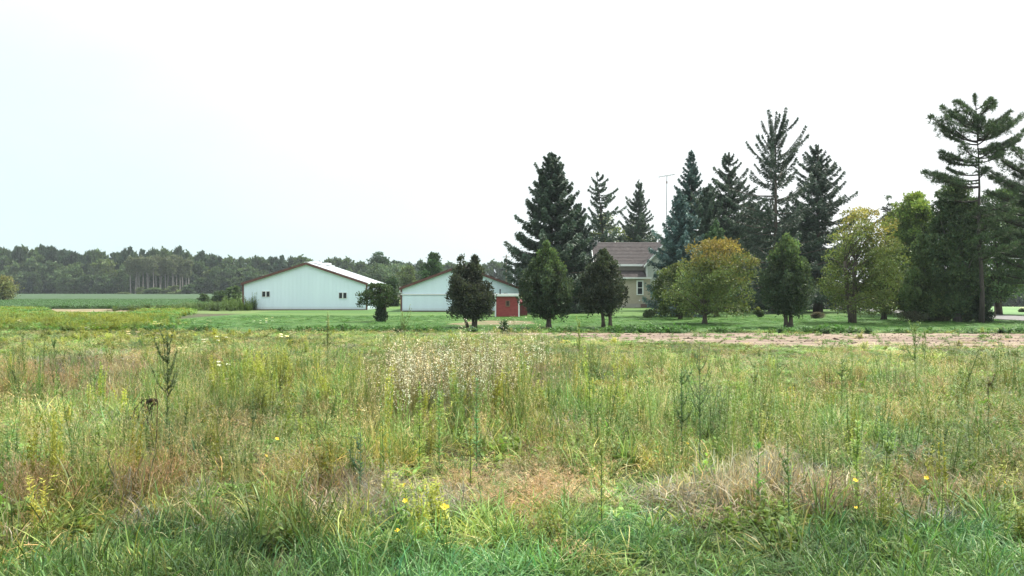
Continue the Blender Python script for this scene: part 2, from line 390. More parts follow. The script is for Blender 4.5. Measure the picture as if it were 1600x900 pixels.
tag(m.build('storage_bin', surf('dark_red_boards', (.12,.035,.035), (.17,.05,.05), rough=.8)), 'low dark red lean-to box behind the right corner of the red shed', 'box')
bpy.data.objects['storage_bin'].location = (X(792.5, d3), d3, 0)

# house
d4 = 104.0
ho = empty('farmhouse', (X(985, d4), d4, 0), 'tan farmhouse with brown shingle roof behind the cedars and blue spruce', 'house')
def hx(px): return X(px, d4)-X(985, d4)
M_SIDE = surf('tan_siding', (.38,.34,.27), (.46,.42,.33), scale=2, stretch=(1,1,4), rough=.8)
M_SIDE2 = surf('shaded_siding', (.30,.27,.24), (.35,.31,.28), scale=2, rough=.8)  # upper wall siding, its colour darkened for the shade under the eave
M_SHING = surf('brown_shingles', (.052,.045,.045), (.10,.086,.084), scale=3.5, stretch=(.6,1,1), bump=.4, rough=.95, c3=(.08,.071,.07), scale3=.6)
M_STONE = surf('foundation_block', (.33,.31,.27), (.42,.40,.35), scale=2, rough=.9)
ym = 1.8; zeave = Z(413, d4+1.5); zr = Z(379, d4+5.2); xl, xr = hx(934), hx(1075)
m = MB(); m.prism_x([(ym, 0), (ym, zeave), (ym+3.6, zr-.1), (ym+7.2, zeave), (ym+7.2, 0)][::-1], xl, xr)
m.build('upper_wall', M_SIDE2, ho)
def siding(m, x0, x1, y, z0, z1, step=.16):
    z = z0
    while z+step <= z1: m.prism_x([(y-.02, z), (y-.001, z), (y-.001, z+step)], x0, x1); z += step
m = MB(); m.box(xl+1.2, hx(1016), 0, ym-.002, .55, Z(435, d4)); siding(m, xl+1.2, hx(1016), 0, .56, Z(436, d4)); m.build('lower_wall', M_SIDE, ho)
m = MB(); m.box(xl+1.1, hx(1016)+.05, -.06, ym-.004, 0, .548); m.build('foundation', M_STONE, ho)
# main roof, with courses of shingles as small steps
def roof_slab(poly_fn, parent, x0, x1, ya, za, yb, zb, mat, name, courses):
    m = MB()
    for i in range(courses):
        t0, t1 = i/courses, (i+1)/courses
        y0_, z0_ = ya+(yb-ya)*t0, za+(zb-za)*t0; y1_, z1_ = ya+(yb-ya)*t1, za+(zb-za)*t1
        m.prism_x([(y0_, z0_), (y1_, z1_), (y1_, z1_+.05), (y0_, z0_+.10)][::-1] if yb > ya else [(y0_, z0_), (y1_, z1_), (y1_, z1_+.05), (y0_, z0_+.10)], x0, x1)
    return m.build(name, mat, parent)
yr = ym+3.6
roof_slab(None, ho, xl-.35, xr, ym-.55, zeave-.12, yr, zr, M_SHING, 'roof', 16)
roof_slab(None, ho, xl-.35, xr, yr+3.9, zeave-.12, yr, zr, M_SHING, 'roof', 16)
m = MB(); m.box(xl-.36, hx(1010), ym-.66, ym-.56, zeave-.26, zeave+.02); m.build('gutter', M_WHITE, ho)
m = MB(); m.prism_x([(ym-.6, zeave-.3), (ym-.6, zeave+.05), (yr, zr+.14), (yr, zr-.18)], xl-.42, xl-.352); m.build('rake_board', M_WHITE, ho)
# lean-to roof over the lower wall
roof_slab(None, ho, xl+.9, hx(1011)-.1, -.35, Z(434.5, d4), ym-.003, Z(423, d4+1.6), M_SHING, 'lower_roof', 7)
m = MB(); m.box(xl+.85, hx(1016)+.1, -.45, -.352, Z(435.6, d4), Z(433.4, d4)); m.build('lower_gutter', M_WHITE, ho)
# gabled wing
wxl, wxr = hx(1011), hx(1078); wc = (wxl+wxr)/2; wz = Z(374, d4)
m = MB(); m.prism_y([(wxl, 0), (wxr, 0), (wxr, Z(413, d4)), (wc, wz), (wxl, Z(413, d4))], .25, ym+6)
z = .6
while z < wz-.4:
    hh = Z(413, d4); f_ = 0 if z+.16 < hh else (z+.16-hh)/(wz-hh)
    a_, b_ = wxl+(wc-wxl)*f_, wxr-(wxr-wc)*f_
    m.prism_x([(.232, z), (.249, z), (.249, z+.15)], a_+.06, b_-.06); z += .16
m.build('wing_wall', surf('pale_siding', (.42,.46,.42), (.50,.53,.48), scale=2, rough=.8), ho)
m = MB(); m.box(wxl-.06, wxl+.09, .17, .23, Z(433, d4), Z(414, d4)); m.build('corner_board', M_WHITE, ho)
for s in (-1, 1):
    xe = wc + s*((wxr-wxl)/2+.45); ze = Z(413, d4)-.35
    poly = [(xe, ze), (wc, wz+.05), (wc, wz+.2), (xe, ze+.15)]
    if s > 0: poly = poly[::-1]
    MB().prism_y(poly, -.25, ym+5).build('wing_roof', M_SHING, ho)
    poly = [(xe, ze-.12), (wc, wz-.07), (wc, wz+.22), (xe, ze+.17)]
    if s > 0: poly = poly[::-1]
    MB().prism_y(poly, -.36, -.252).build('wing_rake', M_WHITE, ho)
def house_window(x0, x1, z0, z1, y, name='window', mull=True, fr=.16):
    m = MB(); m.box(x0-fr, x1+fr, y-.1, y-.022, z1, z1+fr); m.box(x0-fr, x1+fr, y-.12, y-.022, z0-.12, z0)
    m.box(x0-fr, x0, y-.098, y-.022, z0, z1); m.box(x1, x1+fr, y-.098, y-.022, z0, z1)
    if mull: m.box(x0, x1, y-.08, y-.022, (z0+z1)/2-.03, (z0+z1)/2+.04)
    o = m.build(name, M_WHITE, ho)
    if mull:
        zm = (z0+z1)/2
        for a, b in ((z0+.002, zm-.032), (zm+.042, z1-.002)): MB().box(x0+.002, x1-.002, y-.05, y-.022, a, b).build('pane', M_GLASS, o)
    else: MB().box(x0+.002, x1-.002, y-.05, y-.022, z0+.002, z1-.002).build('pane', M_GLASS, o)
house_window(hx(996.3), hx(1003.4), Z(459.5, d4), Z(440, d4), 0)
house_window(hx(1040), hx(1048), Z(459.5, d4), Z(440, d4), .25)
house_window(hx(951), hx(958), Z(459.5, d4), Z(440, d4), 0)
m = MB(); m.box(hx(1001), hx(1013), -.1, -.061, .06, .5); m.build('basement_door', M_WFRAME, ho)
m = MB(); m.box(hx(938)-.25, hx(938)+.25, yr-.3, yr+.25, zr-.8, zr+.35); m.build('chimney', surf('chimney_grey', (.25,.24,.24), (.33,.32,.31), scale=5, rough=.9), ho)
m = MB(); m.tube([(hx(999), -.03, .95), (hx(999), -.14, .95)], .09, 8); m.build('porch_light', M_WHITE, ho)

# TV antenna mast
da = 108.0
an = empty('antenna_mast', (X(1041.5, da), da, 0), 'thin television antenna mast rising between the spruces', 'antenna')
zt = Z(274.5, da)
MB().tube([(0, 0, 0), (-.05, 0, zt*.5), (.05, 0, zt)], [.08, .07, .05], 6).build('pole', M_RAIL, an)
m = MB(); m.tube([(-1.0, .6, zt-.1), (1.0, -.6, zt+.1)], .045, 5)
for i in range(7):
    t = i/6*2-1; l_ = .75-.25*abs(t-.2); m.tube([(t*.95+.5*l_, -t*.57+.85*l_, zt+t*.1), (t*.95-.5*l_, -t*.57-.85*l_, zt+t*.1)], .025, 4)
m.build('aerial', M_RAIL, an)
MB().tube([(.04, 0, zt-1.05), (.04, 0, zt-.75)], .09, 8).build('rotor_box', M_WFRAME, an)

# utility pole behind the smaller barn
m_w = surf('weathered_wood', (.16,.13,.10), (.25,.21,.17), scale=4, stretch=(1,1,.2), rough=.9)
du = 120.0
up = empty('utility_pole', (X(791, du), du, 0), 'slim wooden utility pole rising behind the smaller white barn', 'pole')
MB().tube([(0, 0, 0), (0, 0, Z(398, du))], [.12, .08], 8).build('pole', m_w, up)
MB().box(-.55, .55, -.05, .05, Z(402, du), Z(402, du)+.1).build('crossarm', m_w, up)
# wires at the right
for i, (ya_, dd) in enumerate(((398.5, 70.0),)):
    pts = [(X(1440, dd)+t*34, dd+t*10, Z(ya_, dd)-1.1*(1-(2*t-1)**2)*.2) for t in np.linspace(0, 1, 12)]
    tag(MB().tube(pts, .014, 4).build('power_line', M_WHITE), 'thin pale wire strung past the tall pine at the right', 'wire')

# fence post by the road
tag(MB().tube([(0, 0, 0), (.02, 0, .55), (0, 0, .98)], [.075, .07, .06], 7).build('fence_post', M_BARK, loc=(X(1554.5, 69), 69, 0)), 'short dark post standing at the near side of the road', 'post')

# parked vehicle behind the yard trees
M_BLUE = surf('blue_car_paint', (.045,.07,.13), (.06,.09,.16), rough=.3, spec=.5)
dv = 103.5
ve = empty('parked_car', (X(1159, dv), dv, .03), 'dark blue parked car glimpsed under the branches behind the orange-topped maple', 'car')
prof = [(0, .35), (4.3, .35), (4.35, .8), (3.2, .95), (2.4, 1.42), (.35, 1.45), (0, .95)]
m = MB(); m.prism_x(prof[::-1], -.85, .85); m.build('body', M_BLUE, ve)
MB().prism_x([(-.012, .93), (.02, .93), (.34, 1.38), (.30, 1.38)][::-1], -.68, .68).build('rear_window', M_GLASS, ve)
MB().box(-.88, .88, -.10, -.003, .42, .60).build('bumper', M_RAIL, ve)
MB().box(-.28, .28, -.03, -.004, .68, .82).build('number_plate', M_WHITE, ve)
for s in (-1, 1):
    MB().box(s*.76-.09, s*.76+.09, -.03, -.005, .70, .90).build('tail_light', M_RED, ve)
    for yy in (.8, 3.5):
        MB().tube([(s*.70, yy, .33), (s*.88, yy, .33)], .33, 14).build('wheel', M_GLASS, ve)

# ================================================================== TREES
def unit(v): return v/(np.linalg.norm(v, axis=-1, keepdims=True)+1e-9)
def leaf_quads(P, Dr, L, W, Cc, up=None, g=rng):
    """diamond/leaf quads: centre P, long direction Dr, length L, width W, colour Cc"""
    n = len(P); Dr = unit(Dr); r = unit(g.normal(size=(n, 3))); S = unit(np.cross(Dr, r))
    L = np.broadcast_to(L, n)[:, None]; W = np.broadcast_to(W, n)[:, None]
    V = np.stack([P-Dr*L*.5, P+S*W*.5-Dr*L*.05, P+Dr*L*.5, P-S*W*.5-Dr*L*.05], 1).reshape(-1, 3)
    Fq = np.arange(n*4).reshape(n, 4); return V, Fq, np.repeat(Cc, 4, 0)
def vary(c, n, s=.18, g=rng):
    c = np.asarray(c, float); b = g.normal(1, s, (n, 1)).clip(.45, 1.7); h = g.normal(0, s*.35, (n, 1))
    out = c[None, :]*b if c.ndim == 1 else c*b
    return np.clip(out*np.concatenate([1+h, np.ones_like(h), 1-h], 1), .003, 1)

def conifer(px, d, top, rpx, label, name='spruce_tree', color=(.038,.062,.040), lean=0.0, whorl=.42, per=6, droop=.35, elev=(-12, 35), base=.06,
            dens=70, shape=.85, lat=.20, jit=.25, tuft=.26, gap=0.0, group=None, seed=1, tip=0.18, trunk_r=None, spray=.22):
    g = np.random.default_rng(seed)
    Ht = Z(top, d); Rm = rpx/F*d
    e = empty(name, (X(px, d), d, 0), label, 'tree', group); color = tuple(q*1.5 for q in color)
    tr = trunk_r or Ht*.013+.06
    lx = lean/F*d
    def tx(h): t = h/Ht; return lx*t*t
    mb = MB(); hs = np.linspace(0, Ht, 9)
    mb.tube([(tx(h), .05*math.sin(h), h) for h in hs], [tr*1.35 if i == 0 else tr*(1-.93*h/Ht) for i, h in enumerate(hs)], 8)
    Ps, Ds, Ls, Cs = [], [], [], []
    h = Ht*base
    while h < Ht*.985:
        t = h/Ht
        n = per if t < .9 else max(3, per-2)
        a0 = g.random()*6.28
        for kk in range(n):
            if g.random() < gap*(.4+t*.9): continue
            az = a0 + kk*6.283/n + g.normal(0, .25)
            rr = Rm*1.2*(1-t)**shape*min(1, .7+t*2.5) * max(.45, g.normal(1, jit))
            rr = max(rr, .14 + .4*(1-t))
            el = R(elev[0]+(elev[1]-elev[0])*t**1.2 + g.normal(0, 6))
            dirh = np.array((math.cos(az), math.sin(az), 0.0)); side = np.array((-dirh[1], dirh[0], 0))
            s = np.linspace(0, 1, 6)
            bend = -droop*np.sin(s*2.6)*.28 + tip*s**3
            bp = np.array((tx(h), 0, h+g.normal(0, .12))) + dirh*rr*s[:, None]*math.cos(el) + np.array((0, 0, 1))*((rr*math.sin(el))*s + rr*bend)[:, None]
            if rr > .7: mb.tube(bp[[0, 2, 4, 5]], [.02+rr*.012, .015+rr*.007, .012, .006], 3)
            m_ = int(1.45*dens*(rr+.25))
            u = g.random(m_)**.75*.94+.06
            ctr = np.stack([np.interp(u, s, bp[:, k_]) for k_ in range(3)], 1)
            lw = rr*lat*(1-u*.72)*np.minimum(1, u*3+.15) + .04
            q = g.uniform(-1, 1, m_); lo = q*lw
            hang = -np.abs(g.normal(0, 1, m_))*spray*(.5+.8*(1-t))
            P = ctr + side*lo[:, None] + np.array((0, 0, 1))*(hang+ .04)[:, None] - np.array((0, 0, 1))*(np.abs(lo)*.25)[:, None]
            Dd = dirh*(.9) + side*(np.sign(q)*(.5+np.abs(q)))[:, None] + np.array((0, 0, -1))*(.35+np.abs(g.normal(0, .5, m_)))[:, None] + g.normal(0, .25, (m_, 3))
            Ps.append(P); Ds.append(Dd); Ls.append(g.uniform(.6, 1.25, m_)*tuft)
            bc = np.array(color)*g.normal(1, .13)
            Cs.append(vary(bc, m_, .2, g)*(1+.25*(u > .85))[:, None])
        h += whorl*g.uniform(.7, 1.3)*(1-.45*t)
    # leader
    m_ = 40; hh = g.uniform(Ht*.95, Ht*1.0, m_); P = np.stack([tx(hh), hh*0, hh], 1)+g.normal(0, .05, (m_, 3)); Ps.append(P); Ds.append(g.normal(0, .4, (m_, 3))+(0, 0, 1)); Ls.append(np.full(m_, tuft)); Cs.append(vary(color, m_, .2, g))
    P, Dd, L, C_ = np.concatenate(Ps), np.concatenate(Ds), np.concatenate(Ls), np.concatenate(Cs)
    V, Fq, CC = leaf_quads(P, Dd, L*1.1, L*.32, C_, g=g)
    mb.build('trunk', M_BARK, e, smooth=True)
    link('crown', np_mesh('crown', V, [Fq], M_NEEDLE, CC), e)
    return e

def clump_foliage(cl, leaf, n_per, color_fn, g, updir=.35, flat=.75, shell=.55, droopy=0.0, spiky=False, wid=.62):
    """cl: (k,6) centres + radii; leaves sit on the clump shells, more towards the top"""
    Ps, Ds, Ls, Cs = [], [], [], []
    mean_r = np.mean(cl[:, 3])
    for c in cl:
        m_ = int(n_per*(c[3]*c[5])/(mean_r*mean_r)) + 12
        v = unit(g.normal(size=(m_, 3))); v[:, 2] = np.where((v[:, 2] < 0) & (g.random(m_) < .45), -v[:, 2], v[:, 2])
        rad = shell+(1.05-shell)*g.random(m_)**.6+np.minimum(g.exponential(.09, m_), .5)
        # frayed clump edges: several sub-lobes
        fr = 1+.22*np.sin(v[:, 0]*5+c[0]*3)*np.sin(v[:, 1]*5+c[1]*5)*np.sin(v[:, 2]*4+c[2]*7)*2
        P = c[:3]+v*c[3:6]*(rad*fr)[:, None]
        Dd = (v*(.8 if not spiky else .9)+np.array((0, 0, updir-droopy)) + g.normal(0, .5 if not spiky else .3, (m_, 3)))
        Ps.append(P); Ds.append(Dd); Ls.append(g.uniform(.65, 1.3, m_)*leaf)
        Cs.append(color_fn(P, c, g))
    P, Dd, L, C_ = map(np.concatenate, (Ps, Ds, Ls, Cs))
    return leaf_quads(P, Dd, L, L*wid, C_, g=g)

def limbs(mb, trunk_pts, trunk_r, targets, g, r0=.3, n=5):
    tp = np.array(trunk_pts); L = len(tp)
    for c in targets:
        # leave the trunk below the target
        zt_ = np.clip(c[2]-abs(np.hypot(c[0]-tp[-1, 0], c[1]-tp[-1, 1]))*.8-.2, tp[0, 2]+(tp[-1, 2]-tp[0, 2])*.35, tp[-1, 2])
        b = np.array([np.interp(zt_, tp[:, 2], tp[:, k_]) for k_ in range(3)])
        mid = (b+c)*.5+np.array((0, 0, .12*np.linalg.norm(c-b)))+g.normal(0, .08, 3)
        mb.tube([b, (b*.55+mid*.45)+g.normal(0, .04, 3), mid, c], [trunk_r*r0, trunk_r*r0*.7, trunk_r*r0*.45, trunk_r*.08], n)

def broadleaf(px, d, crown, label, name='maple_tree', stems=((0, 0),), trunk_r=.16, bark=M_BARK, color=(.08,.11,.035), color2=None, mix_top=0.0, n_cl=70, leaf=.13,
              n_per=190, cr=.20, seed=2, group=None, pw=1.0, low=.0, dscale=1.0, shape='dome', cat='tree', fork=.35, zoff=0.0, squash=.8, shell=.45, updir=.3, vstr=.16, crown_z=None):
    """crown = (x0px, x1px, ytop, ybottom); stems = ((px at ground offset, lean px) ...)"""
    g = np.random.default_rng(seed)
    e = empty(name, (X(px, d), d, zoff), label, cat, group)
    x0, x1 = X(crown[0], d)-X(px, d), X(crown[1], d)-X(px, d); z1, z0 = Z(crown[2], d), max(Z(crown[3], d), .02)
    cx, rx, rz = (x0+x1)/2, (x1-x0)/2, (z1-z0)/2; cz = (z0+z1)/2
    def prof(t):        # half-width by height, t 0 bottom - 1 top
        if shape == 'dome': return np.sqrt(np.clip(1-((t-.42)/.6)**2, 0, 1))
        if shape == 'egg': return np.where(t < .32, .72+.28*np.sin(np.clip(t/.32, 0, 1)*1.57), np.clip(1-(np.maximum(t-.30, 0)/.72)**1.35, 0, 1)**.95)
        if shape == 'cone': return np.where(t < .2, .8+t, (np.clip(1-(t-.2)/.82, 0, 1))**.75)
        if shape == 'column': return np.where(t < .15, .8+1.3*t, np.clip(1-((t-.15)/.87)**2.2, 0, 1)**.7)
        if shape == 'twin': return np.where(t < .2, .75+1.2*t, np.where(t < .58, 1-.35*(t-.2)/.38, .42*np.clip(1-(t-.58)/.44, 0, 1)**.55))
        return np.ones_like(t)
    t = g.random(n_cl*5); az = g.random(n_cl*5)*6.283; rad = g.random(n_cl*5)**.55
    keep = g.random(n_cl*5) < np.clip(prof(t)+.15, 0, 1); t, az, rad = t[keep][:n_cl], az[keep][:n_cl], rad[keep][:n_cl]
    rr = prof(t)
    crx = cr*rx*g.uniform(.7, 1.35, len(t))*np.clip(.5+rr*.6, .4, 1.1)
    wob = 1+.10*np.sin(az*3+seed)+.07*np.sin(az*5+t*7)+g.normal(0, .07, len(t))
    ex = np.maximum(rr*rx*wob-crx*.85, 0)*rad; ey = np.maximum(rr*rx*dscale*wob-crx*.85, 0)*rad
    cz_ = np.clip(z0+t*(z1-z0), z0+crx*.5, z1-crx*squash)
    xo = np.where((t > .52), np.where(g.random(len(t)) < .5, -.33, .20), 0.0)*rx*(shape == 'twin')
    cl = np.stack([cx+xo+np.cos(az)*ex, np.sin(az)*ey, cz_, crx, crx, crx*squash], 1)
    color = np.array(color); c2 = np.array(color2 if color2 is not None else color)
    lo_, hi_ = z0, z1
    def cf(P, c, g):
        tt = np.clip((P[:, 2]-lo_)/(hi_-lo_), 0, 1)
        f = np.clip((tt-(1-mix_top))/.3 + g.normal(0, .25, len(P)) + g.normal(0, .3), 0, 1) if mix_top else np.zeros(len(P))
        base = color*(1-f[:, None])+c2*f[:, None]
        return vary(base*g.normal(1.2, .26), len(P), vstr+.08, g)
    V, Fq, CC = clump_foliage(cl, leaf, n_per, cf, g, shell=shell, updir=updir)
    mb = MB(); all_t = cl[:, :3]
    ns = len(stems)
    for i, (sx, sl) in enumerate(stems):
        sx, sl = X(800+sx, d), X(800+sl, d)
        zz = np.linspace(0, z0+(z1-z0)*fork+ (0 if ns == 1 else .3), 6)
        tp = [(sx+(sl-sx)*(q/zz[-1])**.8+.03*math.sin(q*3+i), .04*math.cos(q*2+i), q) for q in zz]
        mb.tube(tp, [trunk_r*1.35]+[trunk_r*(1-.08*j) for j in range(1, 6)], 9)
        tg = all_t[g.permutation(len(all_t))[:max(8, n_cl//(3*ns))]]
        limbs(mb, tp, trunk_r, tg, g)
    mb.build('trunk', bark, e, smooth=True)
    link('crown', np_mesh('crown', V, [Fq], M_LEAF, CC), e)
    return e

GY = 'clipped cedars along the front edge of the lawn'
# --- the row along the lawn edge
broadleaf(738, 50, (690, 776, 399, 492), 'dark cedar with two pointed tops and splayed trunks in front of the smaller barn', 'cedar_tree',
          stems=((-7, -22), (1, 0), (4, 12)), trunk_r=.09, color=(.043,.052,.036), color2=(.06,.076,.046), mix_top=.4, n_cl=190, n_per=95, leaf=.135, cr=.15, seed=21, shape='twin', group=GY, squash=1.45, shell=.62, updir=.6, fork=.3)
broadleaf(857, 49.5, (811, 898, 376, 492), 'egg-shaped green cedar on one trunk just right of the red shed', 'cedar_tree',
          stems=((0, 0),), trunk_r=.17, color=(.052,.076,.045), color2=(.09,.14,.055), mix_top=.5, n_cl=210, n_per=95, leaf=.135, cr=.15, seed=22, shape='egg', group=GY, squash=1.45, shell=.62, updir=.6, fork=.15)
broadleaf(948, 50, (903, 985, 389, 486), 'dark rounded cedar on two straight stems in front of the farmhouse', 'cedar_tree',
          stems=((-5, -9), (5, 5)), trunk_r=.12, color=(.042,.053,.037), color2=(.06,.08,.046), mix_top=.4, n_cl=200, n_per=95, leaf=.135, cr=.16, seed=23, shape='egg', group=GY, squash=1.4, shell=.62, updir=.6, fork=.15)
broadleaf(1232, 50, (1184, 1276, 364, 488), 'green cedar with a light pointed top between the orange and the yellow maple', 'cedar_tree',
          stems=((-3, -8), (3, 3)), trunk_r=.14, color=(.05,.075,.042), color2=(.095,.145,.055), mix_top=.45, n_cl=210, n_per=95, leaf=.135, cr=.15, seed=24, shape='egg', group=GY, squash=1.45, shell=.62, updir=.6, fork=.15)
broadleaf(1101, 55, (1044, 1198, 374, 490), 'round maple turning orange on top with a low fork', 'maple_tree',
          stems=((0, 0),), trunk_r=.17, color=(.105,.14,.05), color2=(.23,.185,.055), mix_top=.4, n_cl=105, n_per=200, leaf=.15, cr=.17, seed=31, shape='dome', group='maples on the lawn', fork=.22, shell=.6)
broadleaf(1063, 64, (1012, 1102, 412, 492), 'low spreading green crabapple left of the orange-topped maple', 'crabapple_tree',
          stems=((0, 0),), trunk_r=.16, color=(.075,.105,.036), color2=(.15,.15,.04), mix_top=.2, n_cl=75, n_per=170, leaf=.15, cr=.18, seed=32, fork=.25, shell=.35)
broadleaf(1333, 57, (1278, 1416, 325, 488), 'tall ragged maple with yellow-green leaves at the right of the lawn', 'maple_tree',
          stems=((0, 3), (-2, -14)), trunk_r=.19, color=(.12,.155,.048), color2=(.24,.21,.06), mix_top=.3, n_cl=134, n_per=170, leaf=.15, cr=.17, seed=33, shape='dome', group='maples on the lawn', fork=.45, shell=.55)
broadleaf(1381, 63, (1340, 1424, 400, 490), 'dark-trunked small tree close behind the ragged yellow maple', 'shade_tree',
          stems=((0, 0),), trunk_r=.20, color=(.075,.10,.034), n_cl=70, n_per=190, leaf=.14, cr=.22, seed=34, fork=.3)
# --- small tree by the big barn with a dense skirt
broadleaf(597, 59, (558, 622, 443, 479), 'small crooked tree with a bushy lower trunk beside the larger barn', 'apple_tree',
          stems=((0, 2), (2, 8)), trunk_r=.13, color=(.045,.075,.03), n_cl=60, n_per=100, leaf=.14, cr=.19, seed=35, fork=.5)
broadleaf(596, 58.6, (584, 608, 476, 504), 'dark upright bush wrapped round the foot of the crooked tree', 'shrub', stems=((0, 0),), trunk_r=.04,
          color=(.03,.05,.03), n_cl=40, n_per=80, leaf=.10, cr=.3, seed=36, cat='bush', shape='column', squash=1.1)
# --- right-hand cedars and what stands behind them
broadleaf(1452, 60, (1404, 1486, 352, 494), 'broad dark cedar with paired trunks left of the tall pine', 'cedar_tree',
          stems=((6, 4), (-4, -6)), trunk_r=.24, bark=M_BARKG, color=(.095,.14,.058), n_cl=210, n_per=150, leaf=.17, cr=.17, seed=41, shape='cone', squash=1.4, shell=.68, updir=.5, fork=.15)
broadleaf(1496, 59, (1450, 1540, 287, 494), 'tallest dark cedar standing directly left of the pine trunk', 'cedar_tree',
          stems=((0, 0),), trunk_r=.28, bark=M_BARKG, color=(.08,.12,.058), n_cl=260, n_per=160, leaf=.18, cr=.19, seed=42, shape='dome', squash=1.25, shell=.68, updir=.5, fork=.12)
broadleaf(1532, 58, (1515, 1554, 415, 503), 'short dark cedar reaching the ground below the tall pine', 'cedar_tree',
          stems=((0, 0),), trunk_r=.12, color=(.05,.08,.045), n_cl=110, n_per=90, leaf=.12, cr=.26, seed=43, shape='cone', squash=1.3, shell=.3, updir=.5)
broadleaf(1432, 72, (1383, 1474, 301, 480), 'leafy tree with bright yellow-green top behind the right-hand cedars', 'ash_tree',
          stems=((0, 0),), trunk_r=.25, color=(.085,.13,.045), color2=(.17,.23,.05), mix_top=.4, n_cl=210, n_per=230, leaf=.2, cr=.22, seed=44, fork=.3)
broadleaf(1389, 76, (1368, 1408, 305, 470), 'purple-leaved tree peeking out behind the yellow maple', 'plum_tree',
          stems=((0, 0),), trunk_r=.16, color=(.045,.04,.045), color2=(.05,.09,.045), mix_top=.25, n_cl=70, n_per=150, leaf=.16, cr=.3, seed=45, fork=.3, shape='column')
# --- yellow-green foliage behind the house gap
broadleaf(950, 132, (905, 990, 332, 478), 'yellow-green leafy tree behind the leaning spruce', 'ash_tree', trunk_r=.25, color=(.08,.115,.035), color2=(.13,.155,.035), mix_top=.4, n_cl=90, n_per=170, leaf=.28, cr=.22, seed=46, fork=.3)
broadleaf(990, 136, (960, 1040, 340, 478), 'olive leafy tree behind the narrow spruce above the house roof', 'ash_tree', trunk_r=.25, color=(.075,.10,.036), n_cl=80, n_per=150, leaf=.28, cr=.24, seed=47, fork=.3)
broadleaf(675, 115, (648, 702, 395, 478), 'dark round tree rising behind the smaller white barn', 'oak_tree', trunk_r=.25, color=(.045,.085,.035), n_cl=80, n_per=170, leaf=.25, cr=.24, seed=48, fork=.3)
broadleaf(1160, 121, (1090, 1260, 378, 478), 'dense dark tree filling in behind the middle spruces', 'oak_tree', trunk_r=.25, color=(.04,.065,.035), n_cl=110, n_per=150, leaf=.28, cr=.2, seed=49, fork=.3)
# --- spruces
conifer(862, 82, 238, 64, 'broad dark spruce with a wide skirt behind the egg-shaped cedar', seed=51, per=7, dens=62, whorl=.48, shape=.72, jit=.22, gap=.08, color=(.036,.058,.038), tuft=.36)
conifer(902, 84, 322, 32, 'short dark spruce pressed against the right side of the broad spruce', seed=52, per=6, dens=85, whorl=.34, shape=.45, color=(.03,.048,.040), elev=(-5, 50), base=.03)
conifer(946, 122, 270, 38, 'leaning ragged spruce with bare patches above the left end of the house', seed=53, per=4, lean=-14, dens=58, whorl=.62, gap=.3, shape=.6, jit=.35, tuft=.34, elev=(-5, 28))
conifer(998, 124, 281, 38, 'narrow drooping spruce above the middle of the house roof', seed=54, per=5, dens=62, whorl=.55, shape=.75, droop=.55, jit=.28, gap=.12, tuft=.33)
conifer(1062, 70, 298, 43, 'blue-green spruce whose branches cover the right half of the house', seed=55, per=6, dens=70, whorl=.38, shape=.7, color=(.062,.105,.098), base=.09, tuft=.27, trunk_r=.28)
conifer(1080, 92, 235, 42, 'slim pointed spruce just left of centre in the tall spruce group', seed=56, per=5, dens=62, whorl=.48, shape=.65, gap=.12, color=(.04,.075,.066), tuft=.3)
conifer(1139, 90, 238, 56, 'medium spruce standing left of the tallest gaunt spruce', seed=57, per=5, dens=64, whorl=.52, shape=.62, gap=.12, tuft=.3)
conifer(1108, 88, 290, 52, 'squat dark spruce filling between the slim and the medium spruces', seed=58, per=6, dens=70, whorl=.45, shape=.6, tuft=.3)
conifer(1212, 80, 190, 76, 'tallest gaunt spruce with long bare upswept branches', seed=59, per=4, dens=54, whorl=.66, shape=.38, gap=.22, lat=.09, elev=(-8, 52), jit=.3, tuft=.27, tip=.12, color=(.035,.056,.038), trunk_r=.30, spray=.26)
conifer(1176, 96, 318, 52, 'low dark spruce in the gap left of the tallest gaunt spruce', seed=62, per=6, dens=60, whorl=.45, shape=.55, tuft=.34)
conifer(1245, 98, 325, 50, 'low dark spruce in the gap between the tallest and the thick-trunked spruces', seed=63, per=6, dens=60, whorl=.45, shape=.55, tuft=.34)
conifer(1278, 84, 227, 68, 'thick-trunked spruce right of the tallest one', seed=60, per=5, dens=58, whorl=.5, shape=.62, gap=.14, elev=(-8, 32), tuft=.3, base=.1, trunk_r=.42, color=(.034,.055,.038))
conifer(1119, 70, 341, 33, 'light green young fir showing above the orange-topped maple', 'fir_tree', seed=61, per=6, dens=75, whorl=.4, shape=.75, color=(.06,.105,.045), base=.2, elev=(0, 40))

